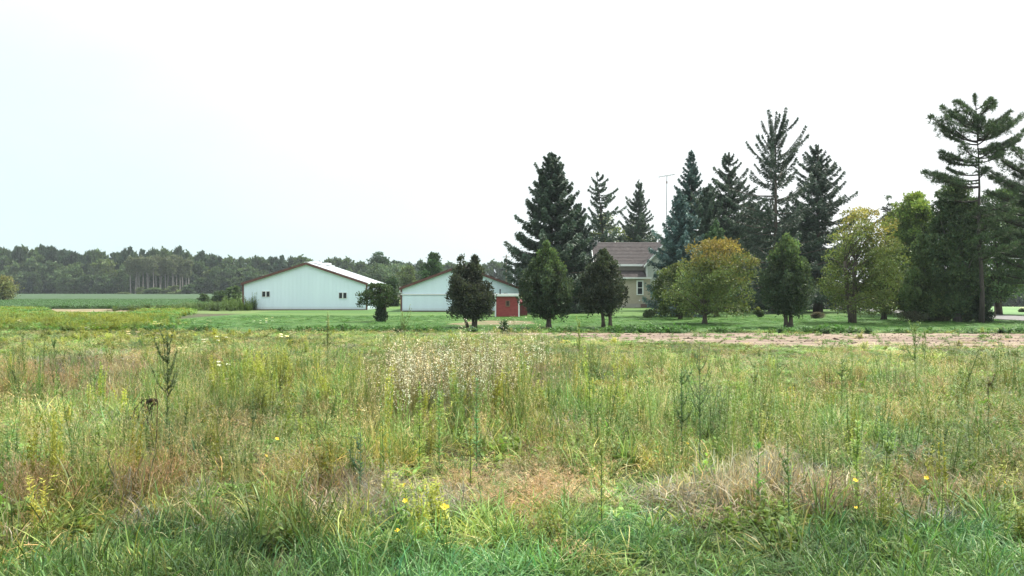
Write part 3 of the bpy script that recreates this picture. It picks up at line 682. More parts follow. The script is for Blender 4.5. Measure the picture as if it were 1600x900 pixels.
# --- pines at the right: trunk, long limbs ending in flat upswept needle sprays
def pine(px, d, top, limbs_px, label, seed, lean=0, color=(.082,.13,.062), tr=.3, extra=0, dens=26, zlo=.4):
    g = np.random.default_rng(seed)
    e = empty('pine_tree', (X(px, d), d, 0), label, 'tree'); Ht = Z(top, d)
    mb = MB(); zz = np.linspace(0, Ht*.95, 9); tp = np.array([(X(800+lean*(q/Ht), d)+.07*math.sin(q*.7), .05*math.cos(q), q) for q in zz])
    mb.tube(tp, [tr*1.3]+[tr*(1-.115*j) for j in range(1, 9)], 10)
    ends = [(X(a, d)-X(px, d), yo, Z(b, d)) for a, b, yo in limbs_px]
    for q in range(extra):
        t = g.uniform(zlo, .99); az = g.random()*6.283; r = g.uniform(.5, 1)*min(4.2, 1.2+(1-t)*9)
        ends.append((tp[-1][0]*t+math.cos(az)*r, math.sin(az)*r, Ht*t))
    Ps, Ds, Cs, Ls = [], [], [], []
    for ex, ey, ez in ends:
        r = math.hypot(ex, ey); zb = np.clip(ez-(.12+.33*np.clip((ez/Ht-.72)/.2, 0, 1))*r-.25, Ht*.25, Ht*.94)
        b = np.array([np.interp(zb, tp[:, 2], tp[:, k_]) for k_ in range(3)]); en = np.array((ex, ey, ez)); L = np.linalg.norm(en-b)
        sg = np.linspace(0, 1, 7)[:, None]; cur = b+(en-b)*sg; cur[:, 2] += (-.10*np.sin(sg[:, 0]*3.14)*L)+g.normal(0, .03, 7)*sg[:, 0]
        rb = min(tr*.36, .03+L*.016); mb.tube(cur, [rb*(1-.13*q) for q in range(7)], 5)
        dirh = unit((en-b)*np.array((1, 1, .3))); side = unit(np.cross(dirh, (0, 0, 1)))
        nt = int(dens*(L+.6)); u = g.random(nt)**.65*.75+.27; u = np.minimum(u, 1.02)
        ctr = np.stack([np.interp(u, sg[:, 0], cur[:, k_]) for k_ in range(3)], 1)
        lw = (.16+.48*L*(1.10-u)); q = g.uniform(-1, 1, nt); off = q*lw
        ctr = ctr+side*off[:, None]+dirh*(np.abs(off)*.45)[:, None]; ctr[:, 2] += g.uniform(-.03, .10, nt)+np.abs(off)*.10
        for c_ in ctr[::4]:
            uu = g.uniform(.3, .8); mb.tube([cur[int(uu*6)], c_], [.018, .006], 3)
        m_ = 9; P = np.repeat(ctr, m_, 0); v = unit(g.normal(size=(len(P), 3))*.9+np.array((0, 0, .7))+dirh*.8)
        ln = g.uniform(.16, .34, len(P)); Ps.append(P+v*ln[:, None]*.5); Ds.append(v); Ls.append(ln); Cs.append(vary(np.array(color)*g.normal(1, .14), len(P), .25, g))
    P, Dd, L_, C_ = map(np.concatenate, (Ps, Ds, Ls, Cs))
    V, Fq, CC = leaf_quads(P, Dd, L_, .036, C_, g=g)
    mb.build('trunk', surf('pine_bark', (.045,.04,.036), (.085,.075,.068), scale=5, stretch=(1,1,.25), rough=.95, bump=.5), e, smooth=True); link('crown', np_mesh('crown', V, [Fq], M_NEEDLE, CC), e)
    return e
pine(1534, 57, 150, [(1456, 184, 0), (1468, 190, -.8), (1478, 166, .4), (1492, 160, -.3), (1508, 156, .5), (1524, 153, 0), (1540, 158, -.5), (1556, 163, .3), (1575, 176, -.2), (1597, 180, .1), (1588, 192, 1), (1565, 200, -1),
     (1482, 194, .9), (1500, 182, -1.2), (1545, 178, 1.2), (1512, 170, 1.4), (1530, 166, -1.4), (1510, 198, -1.6), (1550, 196, -1.8), (1535, 186, 1.9), (1495, 204, 1.4), (1525, 206, -2), (1518, 186, -.9), (1560, 184, .9), (1488, 178, 0), (1572, 188, .4),
     (1472, 237, 0), (1484, 244, 1), (1494, 232, -.8), (1566, 236, 0), (1552, 244, -1), (1510, 240, 1.6), (1530, 234, -1.8), (1500, 252, -1.2), (1556, 228, 1),
     (1446, 270, 0), (1458, 278, -.9), (1470, 268, .7), (1484, 280, 0), (1497, 262, 1.2), (1520, 268, -1.4), (1600, 206, 0), (1592, 214, .7), (1578, 224, -.8), (1490, 300, 2), (1560, 305, 2.2), (1572, 318, -1), (1515, 320, 2.4), (1508, 330, -2), (1556, 336, -2.2), (1520, 350, -1.9), (1548, 362, -2.1), (1512, 372, -1.8), (1558, 384, -1.9), (1524, 394, -2), (1545, 345, 1)],
     'tall open white pine with layered branches and bare trunk at the right', 71, lean=-8, tr=.17)
pine(1640, 60, 215, [(1560, 246, 0), (1548, 264, .5), (1556, 282, -.6), (1542, 300, 0), (1552, 318, .8), (1540, 334, -.5), (1548, 352, .2), (1556, 368, -.9), (1546, 384, .6), (1558, 402, 0), (1552, 420, .9), (1570, 440, 0), (1575, 236, -.6), (1590, 228, .4), (1566, 272, 1.4), (1572, 300, -1.5), (1568, 330, 1.5), (1570, 360, 1.6), (1574, 390, -1.6),
     (1585, 252, .9), (1580, 288, .3), (1586, 316, -.3), (1584, 346, .5), (1582, 376, -.4), (1590, 410, 1.2), (1580, 428, -1)],
     'dense pine leaning in from the right edge beside the tall open pine', 72, tr=.3, extra=30, dens=22)
broadleaf(1560, 76, (1488, 1650, 296, 470), 'broad dark leafy tree behind the trunk of the tall open pine', 'oak_tree', trunk_r=.3, color=(.085,.14,.055), n_cl=200, n_per=150, leaf=.24, cr=.14, seed=95, fork=.3, dscale=.6)
broadleaf(1420, 78, (1376, 1470, 322, 478), 'mid-green leafy tree filling in between the yellow maple and the right-hand cedars', 'shade_tree', trunk_r=.22, color=(.08,.13,.045), n_cl=150, n_per=150, leaf=.2, cr=.16, seed=96, fork=.3)
# --- bushes on the lawn
def bush(px, py, x0, x1, top, label, color, seed, leaf=.1, group=None, name='shrub', n_cl=30, color2=None, mix=0.0):
    d = D(py)
    return broadleaf(px, d, (x0, x1, top, py+1), label, name, stems=((0, 0),), trunk_r=.03, color=color, color2=color2, mix_top=mix, n_cl=n_cl, n_per=90, leaf=leaf, cr=.3, seed=seed, cat='bush', squash=.8, group=group)
bush(1185, 496, 1176, 1194, 480, 'small round yellow-green bush on the lawn right of the orange-topped maple', (.05,.075,.03), 81, color2=(.14,.16,.04), mix=.4)
bush(1277, 498, 1266, 1287, 488, 'low greyish-pink bush at the foot of the thick-trunked spruce', (.12,.105,.08), 82)
bush(1014, 497, 1004, 1024, 484, 'low grassy green mound in front of the house corner', (.07,.10,.045), 83)
bush(1141, 483, 1128, 1152, 470, 'dark low bush behind the orange-topped maple', (.04,.055,.035), 84)
bush(1425, 503, 1398, 1450, 486, 'dull olive bush between the small dark-trunked tree and the broad cedar', (.07,.08,.05), 85)
bush(1512, 503, 1498, 1520, 488, 'pale olive weeds and brush between the two dark cedars at the right', (.12,.13,.07), 86)
bush(1473, 503, 1462, 1486, 490, 'olive brush at the foot of the broad dark cedar', (.09,.10,.055), 87)
bush(1597, 488, 1591, 1606, 480, 'small bush topped with pale flowers across the road at the right edge', (.08,.12,.06), 88, color2=(.65,.68,.62), mix=.45)
bush(8, 460, -40, 31, 429, 'yellowish bush at the left edge in front of the far wood', (.16,.15,.06), 89, leaf=.9, n_cl=60) if False else None
# nearer shrub at the left edge, about 150 m off
broadleaf(5, 150, (-45, 27, 431, 472), 'yellowish bush at the left edge in front of the far wood', 'shrub', trunk_r=.1, color=(.13,.15,.06), color2=(.17,.17,.07), mix_top=.4, n_cl=70, n_per=130, leaf=.35, cr=.25, seed=90, cat='bush')

# --- far wood
GW = 'trees of the far wood'
def far_tree_mesh(seed, shape, color, Ht=10., Rr=3.6, leaf=.95, n_cl=46, n_per=46, low=.05, pal=.14):
    g = np.random.default_rng(seed)
    t = low+(.97-low)*g.random(n_cl); az = g.random(n_cl)*6.283; q = g.random(n_cl)**.5
    if shape == 'round': pr = np.sqrt(np.clip(1-((t-.5)/.55)**2, 0.02, 1))
    elif shape == 'cone': pr = np.clip(1.05-t, .06, 1)**.8
    else: pr = np.clip(np.where(t > .55, 1-((t-.7)/.35)**2, .15), .1, 1)
    r = Rr*.30*g.uniform(.7, 1.3, n_cl)*np.clip(pr+.25, 0, 1)
    cl = np.stack([np.cos(az)*pr*Rr*q, np.sin(az)*pr*Rr*q, t*Ht, r, r, r*.85], 1)
    cf = lambda P, c, g: vary(np.array(color)*g.normal(1, pal), len(P), .16, g)
    V, Fq, CC = clump_foliage(cl, leaf, n_per, cf, g, shell=.4)
    crown = np_mesh('crown', V, [Fq], M_LEAF, CC)
    mb = MB(); mb.tube([(0, 0, 0), (.1, 0, Ht*.5), (0, .1, Ht*.85)], [.3, .2, .06], 5)
    for c in cl[:8]: mb.tube([(0, 0, c[2]*.6), c[:3]], [.12, .03], 3)
    o = mb.build('trunk', M_BARK); me = o.data; bpy.data.objects.remove(o)
    return crown, me
kinds = {
 'dark': (far_tree_mesh(101, 'round', (.066,.108,.05)), 'dark green leafy tree in the far wood', 'oak_tree'),
 'mid': (far_tree_mesh(102, 'round', (.09,.14,.06)), 'mid-green leafy tree in the far wood', 'oak_tree'),
 'light': (far_tree_mesh(103, 'round', (.13,.175,.07)), 'lighter green leafy tree in the far wood', 'ash_tree'),
 'pine': (far_tree_mesh(104, 'pine', (.052,.09,.055), Rr=3.0), 'dark pine rising above the far wood', 'pine_tree'),
 'fir': (far_tree_mesh(105, 'cone', (.035,.062,.045), Rr=2.4), 'pointed dark conifer in the far wood', 'fir_tree'),
}
def put_far(kind, px, d, top, wpx=None, label=None, name=None, group=GW, rs=1.0, cat='tree'):
    (crown, trunk), lb, nm = kinds[kind]
    x = X(px, d); gz = float(ground_z(x, d)); Ht = Z(top, d)-gz
    e = empty(name or nm, (x, d, gz-.2), label or lb, cat, group if label is None else None, rz=random.random()*6.28)
    for me, nn in ((trunk, 'trunk'), (crown, 'crown')):
        o = link(nn, me, e)
    s = Ht/10.0; w = (wpx/F*d/7.2) if wpx else s*random.uniform(.75, 1.1)*rs
    e.scale = (w, w, s); return e
sk_x = [-80, 0, 60, 130, 200, 260, 300, 350, 400, 450, 500, 560, 590, 640, 700, 760, 800, 900, 1550, 1700]
sk_y = [394, 393, 391, 398, 393, 396, 399, 406, 408, 405, 406, 410, 408, 412, 412, 411, 412, 420, 432, 428]
def skyl(px): return float(np.interp(px, sk_x, sk_y))
random.seed(77)
for px in np.arange(-70, 830, 13.5):
    p = px+random.uniform(-5, 5); put_far(random.choice(['dark', 'mid', 'dark', 'pine', 'mid']), p, 392+random.uniform(0, 14), skyl(p)-random.uniform(-4, 5), wpx=random.uniform(20, 36))
for px in np.arange(-60, 690, 17):
    p = px+random.uniform(-6, 6)
    if 190 < p < 306: continue
    put_far(random.choice(['dark', 'mid', 'light', 'mid', 'dark', 'dark']), p, 376+random.uniform(0, 9), skyl(p)+random.uniform(9, 22), wpx=random.uniform(24, 38))
for px in np.arange(-60, 400, 12):
    p = px+random.uniform(-5, 5)
    if 200 < p < 300: continue
    put_far(random.choice(['dark', 'dark', 'fir', 'mid']), p, 366+random.uniform(0, 6), random.uniform(420, 436), wpx=random.uniform(18, 28))
for px in np.arange(840, 1760, 24):
    p = px+random.uniform(-8, 8)
    put_far(random.choice(['dark', 'mid', 'dark', 'light']), p, 285+random.uniform(0, 12), (430 if p > 1480 else 436)+random.uniform(-5, 8), wpx=random.uniform(30, 48))
for px in np.arange(1500, 1720, 15):
    p = px+random.uniform(-5, 5)
    put_far(random.choice(['dark', 'fir', 'dark']), p, 262+random.uniform(0, 8), 447+random.uniform(-5, 6), wpx=random.uniform(20, 34))
for px, tp_ in ((69, 384), (84, 386), (30, 386), (198, 387), (277, 386), (313, 393), (338, 399), (436, 400)):
    put_far('pine', px, 388, tp_, wpx=24)
for px in np.arange(196, 312, 8):
    put_far(random.choice(['dark', 'mid', 'dark']), px+random.uniform(-3, 3), 374+random.uniform(0, 4), random.uniform(404, 416), wpx=random.uniform(16, 24))
# shrubs along its foot
for px, y0, y1, w_, c_ in ((222, 461, 448, 17, 'light'), (242, 461, 449, 32, 'mid'), (274, 461, 446, 26, 'light'), (197, 462, 456, 26, 'light'), (296, 461, 444, 22, 'dark')):
    put_far(c_, px, 350, y1, wpx=w_, label={222: 'rounded light shrub, leftmost at the foot of the pale-trunked grove', 242: 'wide grey-green shrub in front of the pale-trunked grove', 274: 'yellowish shrub just right of the wide grey-green shrub',
            197: 'low flat shrub left of the pale-trunked grove', 296: 'dark shrub at the right end of the pale-trunked grove'}[px], name='shrub', cat='bush')
for px, tp_, w_, dd, kd, lb in ((318, 458, 20, 128, 'mid', 'low rounded bush, lowest of the three stepping up to the larger barn'), (343, 453, 24, 122, 'dark', 'middle one of the three bushes stepping up to the larger barn'), (366, 446, 24, 116, 'mid', 'tallest bush standing right beside the left wall of the larger barn')):
    put_far(kd, px, dd, tp_, wpx=w_, label=lb, name='shrub', cat='bush')
# willow and round trees between the barns
broadleaf(592, 230, (560, 650, 412, 466), 'rounded grey-green willow behind the gap between the barns', 'willow_tree', trunk_r=.3, color=(.085,.125,.075), n_cl=90, n_per=150, leaf=.5, cr=.22, seed=111, fork=.3)
broadleaf(590, 262, (571, 616, 394, 462), 'dark dome-topped oak rising above the willow', 'oak_tree', trunk_r=.3, color=(.045,.08,.045), n_cl=60, n_per=150, leaf=.5, cr=.26, seed=112, fork=.3)
broadleaf(638, 200, (618, 660, 415, 468), 'yellow-green tree just left of the smaller barn roof', 'ash_tree', trunk_r=.25, color=(.085,.12,.045), n_cl=60, n_per=120, leaf=.42, cr=.26, seed=113, fork=.3)
broadleaf(612, 112, (596, 628, 432, 484), 'dark leafy bush filling the gap between the two barns', 'shrub', trunk_r=.1, color=(.04,.07,.035), n_cl=60, n_per=110, leaf=.25, cr=.28, seed=114, cat='bush')
# pale-trunked grove
for i in range(20):
    g = np.random.default_rng(200+i)
    px = 205+i*4.8+random.uniform(-2, 2); d = 362+random.uniform(-4, 8); Ht = Z(400+random.uniform(-1, 8), d)
    e = empty('aspen_tree', (X(px, d), d, -.1), 'slender pale-trunked tree in the thin grove of the far wood', 'tree', 'pale-trunked trees in the far wood')
    mb = MB(); ln = random.uniform(-.8, .8)
    mb.tube([(0, 0, 0), (ln*.4, 0, Ht*.5), (ln, 0, Ht*.9)], [.28, .20, .07], 5)
    n_cl = 24; t = g.uniform(.56, .98, n_cl); az = g.random(n_cl)*6.28; q = g.random(n_cl)*1.9
    cl = np.stack([ln*t+np.cos(az)*q, np.sin(az)*q, t*Ht, g.uniform(.7, 1.2, n_cl), g.uniform(.7, 1.2, n_cl), g.uniform(.7, 1.1, n_cl)], 1)
    for c in cl[:9]: mb.tube([(ln*.8*c[2]/Ht, 0, c[2]*.82), c[:3]], [.08, .03], 3)
    mb.build('trunk', M_BIRCH, e)
    V, Fq, CC = clump_foliage(cl, .7, 34, lambda P, c, g: vary((.12,.145,.085), len(P), .16, g), g, shell=.3)
    link('crown', np_mesh('crown', V, [Fq], M_LEAF, CC), e)

# ================================================================== MEADOW PLANTS
def blades(B, az, L, lean, bend, W, C0, seg=4, twist=None, g=rng, curl=0.0):
    """B (n,3) bases; returns V,F,C. lean: initial tilt from vertical (rad); bend: added tilt along the blade (rad)"""
    n = len(B); t = np.linspace(0, 1, seg+1)
    lean = np.broadcast_to(lean, n); bend = np.broadcast_to(bend, n); L = np.broadcast_to(L, n); W = np.broadcast_to(W, n)
    ang = lean[:, None]+bend[:, None]*t[None, :]
    dh = np.sin(ang)*L[:, None]/seg; dv = np.cos(ang)*L[:, None]/seg
    h = np.concatenate([np.zeros((n, 1)), np.cumsum(dh[:, 1:], 1)], 1); v = np.concatenate([np.zeros((n, 1)), np.cumsum(dv[:, 1:], 1)], 1)
    azt = az[:, None]+curl*t[None, :]*g.normal(0, 1, (n, 1))
    cxy = np.stack([B[:, 0, None]+np.cos(azt)*h, B[:, 1, None]+np.sin(azt)*h, B[:, 2, None]+v], -1)
    tw = az+math.pi/2+(g.normal(0, .6, n) if twist is None else twist)
    wv = np.stack([np.cos(tw), np.sin(tw), np.zeros(n)], -1)
    prof = np.sin(np.clip(t*.9+.1, 0, 1)*math.pi)**.6; prof[0] = .55; prof[-1] = .06
    off = wv[:, None, :]*(W[:, None]*prof[None, :])[..., None]*.5
    V = np.stack([cxy-off, cxy+off], 2).reshape(n, -1, 3)
    k = 2*(seg+1); i = np.arange(seg)*2
    Fq = np.stack([i, i+1, i+3, i+2], -1)[None]+(np.arange(n)*k)[:, None, None]
    C_ = np.repeat(C0[:, None, :], k, 1)
    return V.reshape(-1, 3), Fq.reshape(-1, 4), C_.reshape(-1, 3)
def merge(parts):
    Vs, Fs, Cs, b = [], [], [], 0
    for V, F_, C_ in parts: Vs.append(V); Fs.append(F_+b); Cs.append(C_); b += len(V)
    return np.concatenate(Vs), np.concatenate(Fs), np.concatenate(Cs)
def stars(P, r, C0, g=rng, tilt=.5):
    """small flowers: 3 crossed diamond petals pairs, roughly facing up"""
    n = len(P); out = []
    nrm = unit(np.stack([g.normal(0, tilt, n), g.normal(0, tilt, n)-.25, np.ones(n)], 1)); a = unit(np.cross(nrm, g.normal(size=(n, 3)))); b = np.cross(nrm, a)
    for k_ in range(3):
        th = k_*math.pi/3; d_ = a*math.cos(th)+b*math.sin(th); s_ = -a*math.sin(th)+b*math.cos(th); rr = np.broadcast_to(r, n)[:, None]
        V = np.stack([P-d_*rr, P+s_*rr*.36+nrm*rr*.1, P+d_*rr, P-s_*rr*.36+nrm*rr*.1], 1).reshape(-1, 3)
        out.append((V, np.arange(n*4).reshape(n, 4), np.repeat(C0, 4, 0)))
    return merge(out)
def disc_pts(n, r, g): a = g.random(n)*6.283; q = np.sqrt(g.random(n))*r; return np.stack([np.cos(a)*q, np.sin(a)*q, np.zeros(n)], 1)

GREEN = (.14,.22,.06); OLIVE = (.19,.205,.075); STRAW = (.46,.40,.24); TAN = (.34,.255,.165); YG = (.29,.33,.075)
def sp_grass(g, n=60, r=.13, L=(.28, .5), W=.007, c=GREEN, c2=STRAW, f2=.1, lean=.35, bend=(.3, 1.5)):
    B = disc_pts(n, r, g); C0 = vary(c, n, .34, g); k = g.random(n) < f2; C0[k] = vary(c2, int(k.sum()), .2, g)
    return blades(B, g.random(n)*6.283, g.uniform(*L, n), np.abs(g.normal(0, lean, n)), g.uniform(*bend, n), g.uniform(.6, 1.3, n)*W, C0, g=g, curl=.4)
def sp_seedgrass(g, n=26, r=.14, H=(.4, .75), c=(.17,.2,.075), head=STRAW):
    B = disc_pts(n, r, g); az = g.random(n)*6.283; L = g.uniform(*H, n); lean = np.abs(g.normal(0, .16, n)); bend = g.uniform(.0, .5, n)
    a = blades(B, az, L, lean, bend, .0035, vary(np.array(c)*.6+np.array(head)*.4, n, .15, g), g=g)
    V = a[0].reshape(n, 5, 2, 3).mean(2); parts = [a, sp_grass(g, int(n*1.6), r, (.18, .38), .005, c, STRAW, .3)]
    tip = V[:, 4]; pre = V[:, 3]
    for q in range(7):
        f_ = g.uniform(.1, 1.02, n)[:, None]; P = pre*(1-f_)+tip*f_
        parts.append(blades(P, g.random(n)*6.283, g.uniform(.02, .06, n), g.uniform(.2, 1.2, n), .5, .010, vary(head, n, .25, g), seg=1, g=g))
    return merge(parts)
def sp_stalk(g, n=3, r=.11, H=(.5, 1.05), c=(.15,.235,.075), leafL=(.05, .10), per_m=95, top=None, branch=0.0, wid=.014):
    parts = []
    B = disc_pts(n, r, g); az = g.random(n)*6.283; L = g.uniform(*H, n)
    parts.append(blades(B, az, L, np.abs(g.normal(0, .06, n)), g.uniform(0, .22, n), .008, vary(np.array(c)*.9, n, .1, g), g=g, twist=0))
    parts.append(blades(B, az, L, 0.0, 0.05, .007, vary(np.array(c)*.9, n, .1, g), g=g, twist=1.57))
    for i in range(n):
        Vc = parts[0][0].reshape(n, 5, 2, 3)[i].mean(1); m_ = int(per_m*L[i]); f_ = g.random(m_)*.95+.05
        P = np.stack([np.interp(f_, np.linspace(0, 1, 5), Vc[:, k_]) for k_ in range(3)], 1)
        sz = (1-.55*f_)
        parts.append(blades(P, g.random(m_)*6.283, g.uniform(*leafL, m_)*sz, g.uniform(.5, 1.0, m_), g.uniform(.2, 1.0, m_), wid*(.7+.5*sz), vary(c, m_, .18, g), seg=2, g=g))
        if top is not None:
            m_ = 60; hh = g.random(m_); P = Vc[-1]*hh[:, None]+Vc[-2]*(1-hh[:, None])
            parts.append(blades(P, g.random(m_)*6.283, g.uniform(.02, .07, m_)*(1.2-hh*.6), g.uniform(.5, 1.1, m_), .3, .012, vary(top, m_, .15, g), seg=1, g=g))
    return merge(parts)
def sp_broad(g, n=46, r=.17, H=.22, c=(.15,.26,.065), size=(.05, .11)):
    B = disc_pts(n, r, g); hz = g.random(n)*H*(1-np.hypot(B[:, 0], B[:, 1])/r*.5); B[:, 2] = hz
    C0 = vary(c, n, .18, g)
    st = disc_pts(9, r*.6, g)
    return merge([blades(B, g.random(n)*6.283, g.uniform(*size, n), g.uniform(.5, 1.2, n), g.uniform(.3, 1.0, n), g.uniform(.5, .75, n)*np.mean(size), C0, seg=3, g=g),
                  blades(st, g.random(9)*6.283, np.full(9, H), g.uniform(0, .4, 9), .3, .005, vary(c, 9, .1, g), seg=2, g=g)])
def sp_aster(g, n=9, r=.13, H=(.7, 1.25), c=(.17,.175,.08), fl=34, fr=.0125, fc=(.72,.70,.60)):
    B = disc_pts(n, r, g); az = g.random(n)*6.283; L = g.uniform(*H, n)
    a = blades(B, az, L, np.abs(g.normal(0, .12, n)), g.uniform(0, .3, n), .0045, vary(c, n, .15, g), g=g); Vc = a[0].reshape(n, 5, 2, 3).mean(2)
    parts = [a]
    for i in range(n):
        m_ = 50; f_ = g.random(m_)**.8; P = np.stack([np.interp(f_, np.linspace(0, 1, 5), Vc[i][:, k_]) for k_ in range(3)], 1)
        parts.append(blades(P, g.random(m_)*6.283, g.uniform(.03, .07, m_), g.uniform(.4, 1.0, m_), .5, .005, vary(c, m_, .2, g), seg=2, g=g))
        m2 = 12; f_ = g.uniform(.6, 1, m2); P = np.stack([np.interp(f_, np.linspace(0, 1, 5), Vc[i][:, k_]) for k_ in range(3)], 1)
        az2 = g.random(m2)*6.283; L2 = g.uniform(.07, .2, m2)
        bb = blades(P, az2, L2, g.uniform(.3, .8, m2), -.3, .003, vary(c, m2, .15, g), seg=2, g=g); parts.append(bb)
        tips = bb[0].reshape(m2, 3, 2, 3).mean(2)
        nf = max(fl//3, 1); idx = g.integers(0, m2, nf*2); tt = g.uniform(.4, 1, nf*2)[:, None]
        PF = tips[idx, 2]*tt+tips[idx, 1]*(1-tt)+g.normal(0, .012, (nf*2, 3))
        parts.append(stars(PF, g.uniform(.7, 1.2, nf*2)*fr, vary(fc, nf*2, .06, g), g))
    return merge(parts)
def sp_dead(g, n=95, r=.2, H=.34, c=(.29,.255,.195)):
    B = disc_pts(n, r, g); B[:, 2] = g.random(n)*H*.6
    return blades(B, g.random(n)*6.283, g.uniform(.12, .34, n), np.abs(g.normal(.6, .5, n)), g.normal(0, 1.8, n), .0068, vary(c, n, .35, g), g=g, curl=1.2)
def sp_lace(g, n=3, H=(.6, .9), c=(.13,.18,.06), seed=0):
    B = disc_pts(n, .1, g); az = g.random(n)*6.283; L = g.uniform(*H, n)
    a = blades(B, az, L, np.abs(g.normal(0, .1, n)), .2, .005, vary(c, n, .1, g), g=g); tips = a[0].reshape(n, 5, 2, 3).mean(2)[:, 4]
    parts = [a, sp_stalk(g, 1, .05, (.3, .5), c)]
    for i in range(n):
        m_ = 46; q = np.sqrt(g.random(m_))*.05; aa = g.random(m_)*6.283
        P = tips[i]+np.stack([np.cos(aa)*q, np.sin(aa)*q, .025-q*q*5+.01], 1)
        parts.append(stars(P, .010, vary((.78,.78,.70), m_, .05, g), g, tilt=.2))
        parts.append(blades(np.repeat(tips[i][None]-(0, 0, .02), 12, 0), np.linspace(0, 6.2, 12), np.full(12, .055), .9, -.3, .003, vary(c, 12, .1, g), seg=1, g=g))
    return merge(parts)

proto_cols = {}
def protos(key, fn, k):
    c = bpy.data.collections.new('clumps_'+key)
    for i in range(k):
        V, F_, C_ = fn(np.random.default_rng(abs(hash_(key))+i))
        o = bpy.data.objects.new('%s_clump_%02d' % (key, i), np_mesh(key+'_clump', V, [F_], M_INST, C_)); c.objects.link(o)
    proto_cols[key] = (c, k)
def hash_(s): return sum(ord(ch)*(i+7)*31 for i, ch in enumerate(s))
protos('lush', lambda g: sp_grass(g, 46, .15, (.14, .36), .0095, (.105,.215,.075), (.34,.44,.24), .09, lean=.45, bend=(.4, 2.0)), 7)
protos('gr2', lambda g: sp_grass(g, 32, .13, (.25, .6), .0115, (.125,.21,.07), (.30,.36,.15), .1, lean=.4, bend=(.2, 1.6)), 6)
protos('fine', lambda g: sp_grass(g, 32, .15, (.18, .5), .0095, (.21,.26,.09), (.48,.44,.26), .2, lean=.6, bend=(.3, 2.2)), 8)
protos('seed', lambda g: sp_seedgrass(g, 12, .15, (.38, .78), (.22,.26,.10), (.50,.45,.28)), 6)
protos('redgrass', lambda g: sp_seedgrass(g, 26, .15, (.2, .45), (.25,.21,.11), (.38,.27,.18)), 6)
protos('stalk', lambda g: sp_stalk(g), 6)
protos('golden', lambda g: sp_stalk(g, 7, .12, (.45, .8), YG, (.06, .12), 70, wid=.018), 5)
protos('broad', lambda g: sp_broad(g), 6)
protos('aster', lambda g: sp_aster(g, 5, .16, (.6, 1.3), (.155,.15,.085), 32, .0125, (.72,.745,.70)), 8)
protos('dead', lambda g: sp_dead(g), 5)
protos('lace', lambda g: sp_lace(g), 3)
protos('soy', lambda g: sp_broad(g, 90, .42, .55, (.075,.15,.055), (.10, .16)), 4)

def scatter(name, key, x, y, s, tint, label, z=None, lean=.12, sz=None):
    n = len(x); c, k = proto_cols[key]
    me = bpy.data.meshes.new(name); me.vertices.add(n)
    zz = ground_z(x, y) if z is None else z
    me.vertices.foreach_set('co', np.stack([x, y, zz], 1).astype(np.float32).ravel())
    rot = np.stack([rng.normal(0, lean, n), rng.normal(0, lean, n), rng.random(n)*6.283], 1)
    a = me.attributes.new('rot', 'FLOAT_VECTOR', 'POINT'); a.data.foreach_set('vector', rot.astype(np.float32).ravel())
    s3 = np.stack([s, s, s if sz is None else sz], 1); a = me.attributes.new('scl', 'FLOAT_VECTOR', 'POINT'); a.data.foreach_set('vector', s3.astype(np.float32).ravel())
    a = me.attributes.new('idx', 'INT', 'POINT'); a.data.foreach_set('value', rng.integers(0, k, n).astype(np.int32))
    a = me.attributes.new('tint', 'FLOAT_COLOR', 'POINT'); a.data.foreach_set('color', np.concatenate([tint, np.ones((n, 1))], 1).astype(np.float32).ravel())
    o = link(name, me); tag(o, label, None, None, 'stuff')
    ng = bpy.data.node_groups.new(name+'_scatter', 'GeometryNodeTree')
    ng.interface.new_socket('Geometry', in_out='INPUT', socket_type='NodeSocketGeometry'); ng.interface.new_socket('Geometry', in_out='OUTPUT', socket_type='NodeSocketGeometry')
    N, Lk = ng.nodes, ng.links
    gi, go = N.new('NodeGroupInput'), N.new('NodeGroupOutput')
    ip = N.new('GeometryNodeInstanceOnPoints'); ci = N.new('GeometryNodeCollectionInfo'); ci.inputs['Collection'].default_value = c
    ci.inputs['Separate Children'].default_value = True; ci.inputs['Reset Children'].default_value = True
    def na(t, nm):
        q = N.new('GeometryNodeInputNamedAttribute'); q.data_type = t; q.inputs['Name'].default_value = nm; return q.outputs['Attribute']
    m2p = N.new('GeometryNodeMeshToPoints'); Lk.new(gi.outputs[0], m2p.inputs[0])
    Lk.new(m2p.outputs[0], ip.inputs['Points']); Lk.new(ci.outputs[0], ip.inputs['Instance']); ip.inputs['Pick Instance'].default_value = True
    Lk.new(na('INT', 'idx'), ip.inputs['Instance Index']); er = N.new('FunctionNodeEulerToRotation'); Lk.new(na('FLOAT_VECTOR', 'rot'), er.inputs[0])
    Lk.new(er.outputs[0], ip.inputs['Rotation']); Lk.new(na('FLOAT_VECTOR', 'scl'), ip.inputs['Scale']); Lk.new(ip.outputs[0], go.inputs[0])
    md = o.modifiers.new('scatter', 'NODES'); md.node_group = ng
    return o

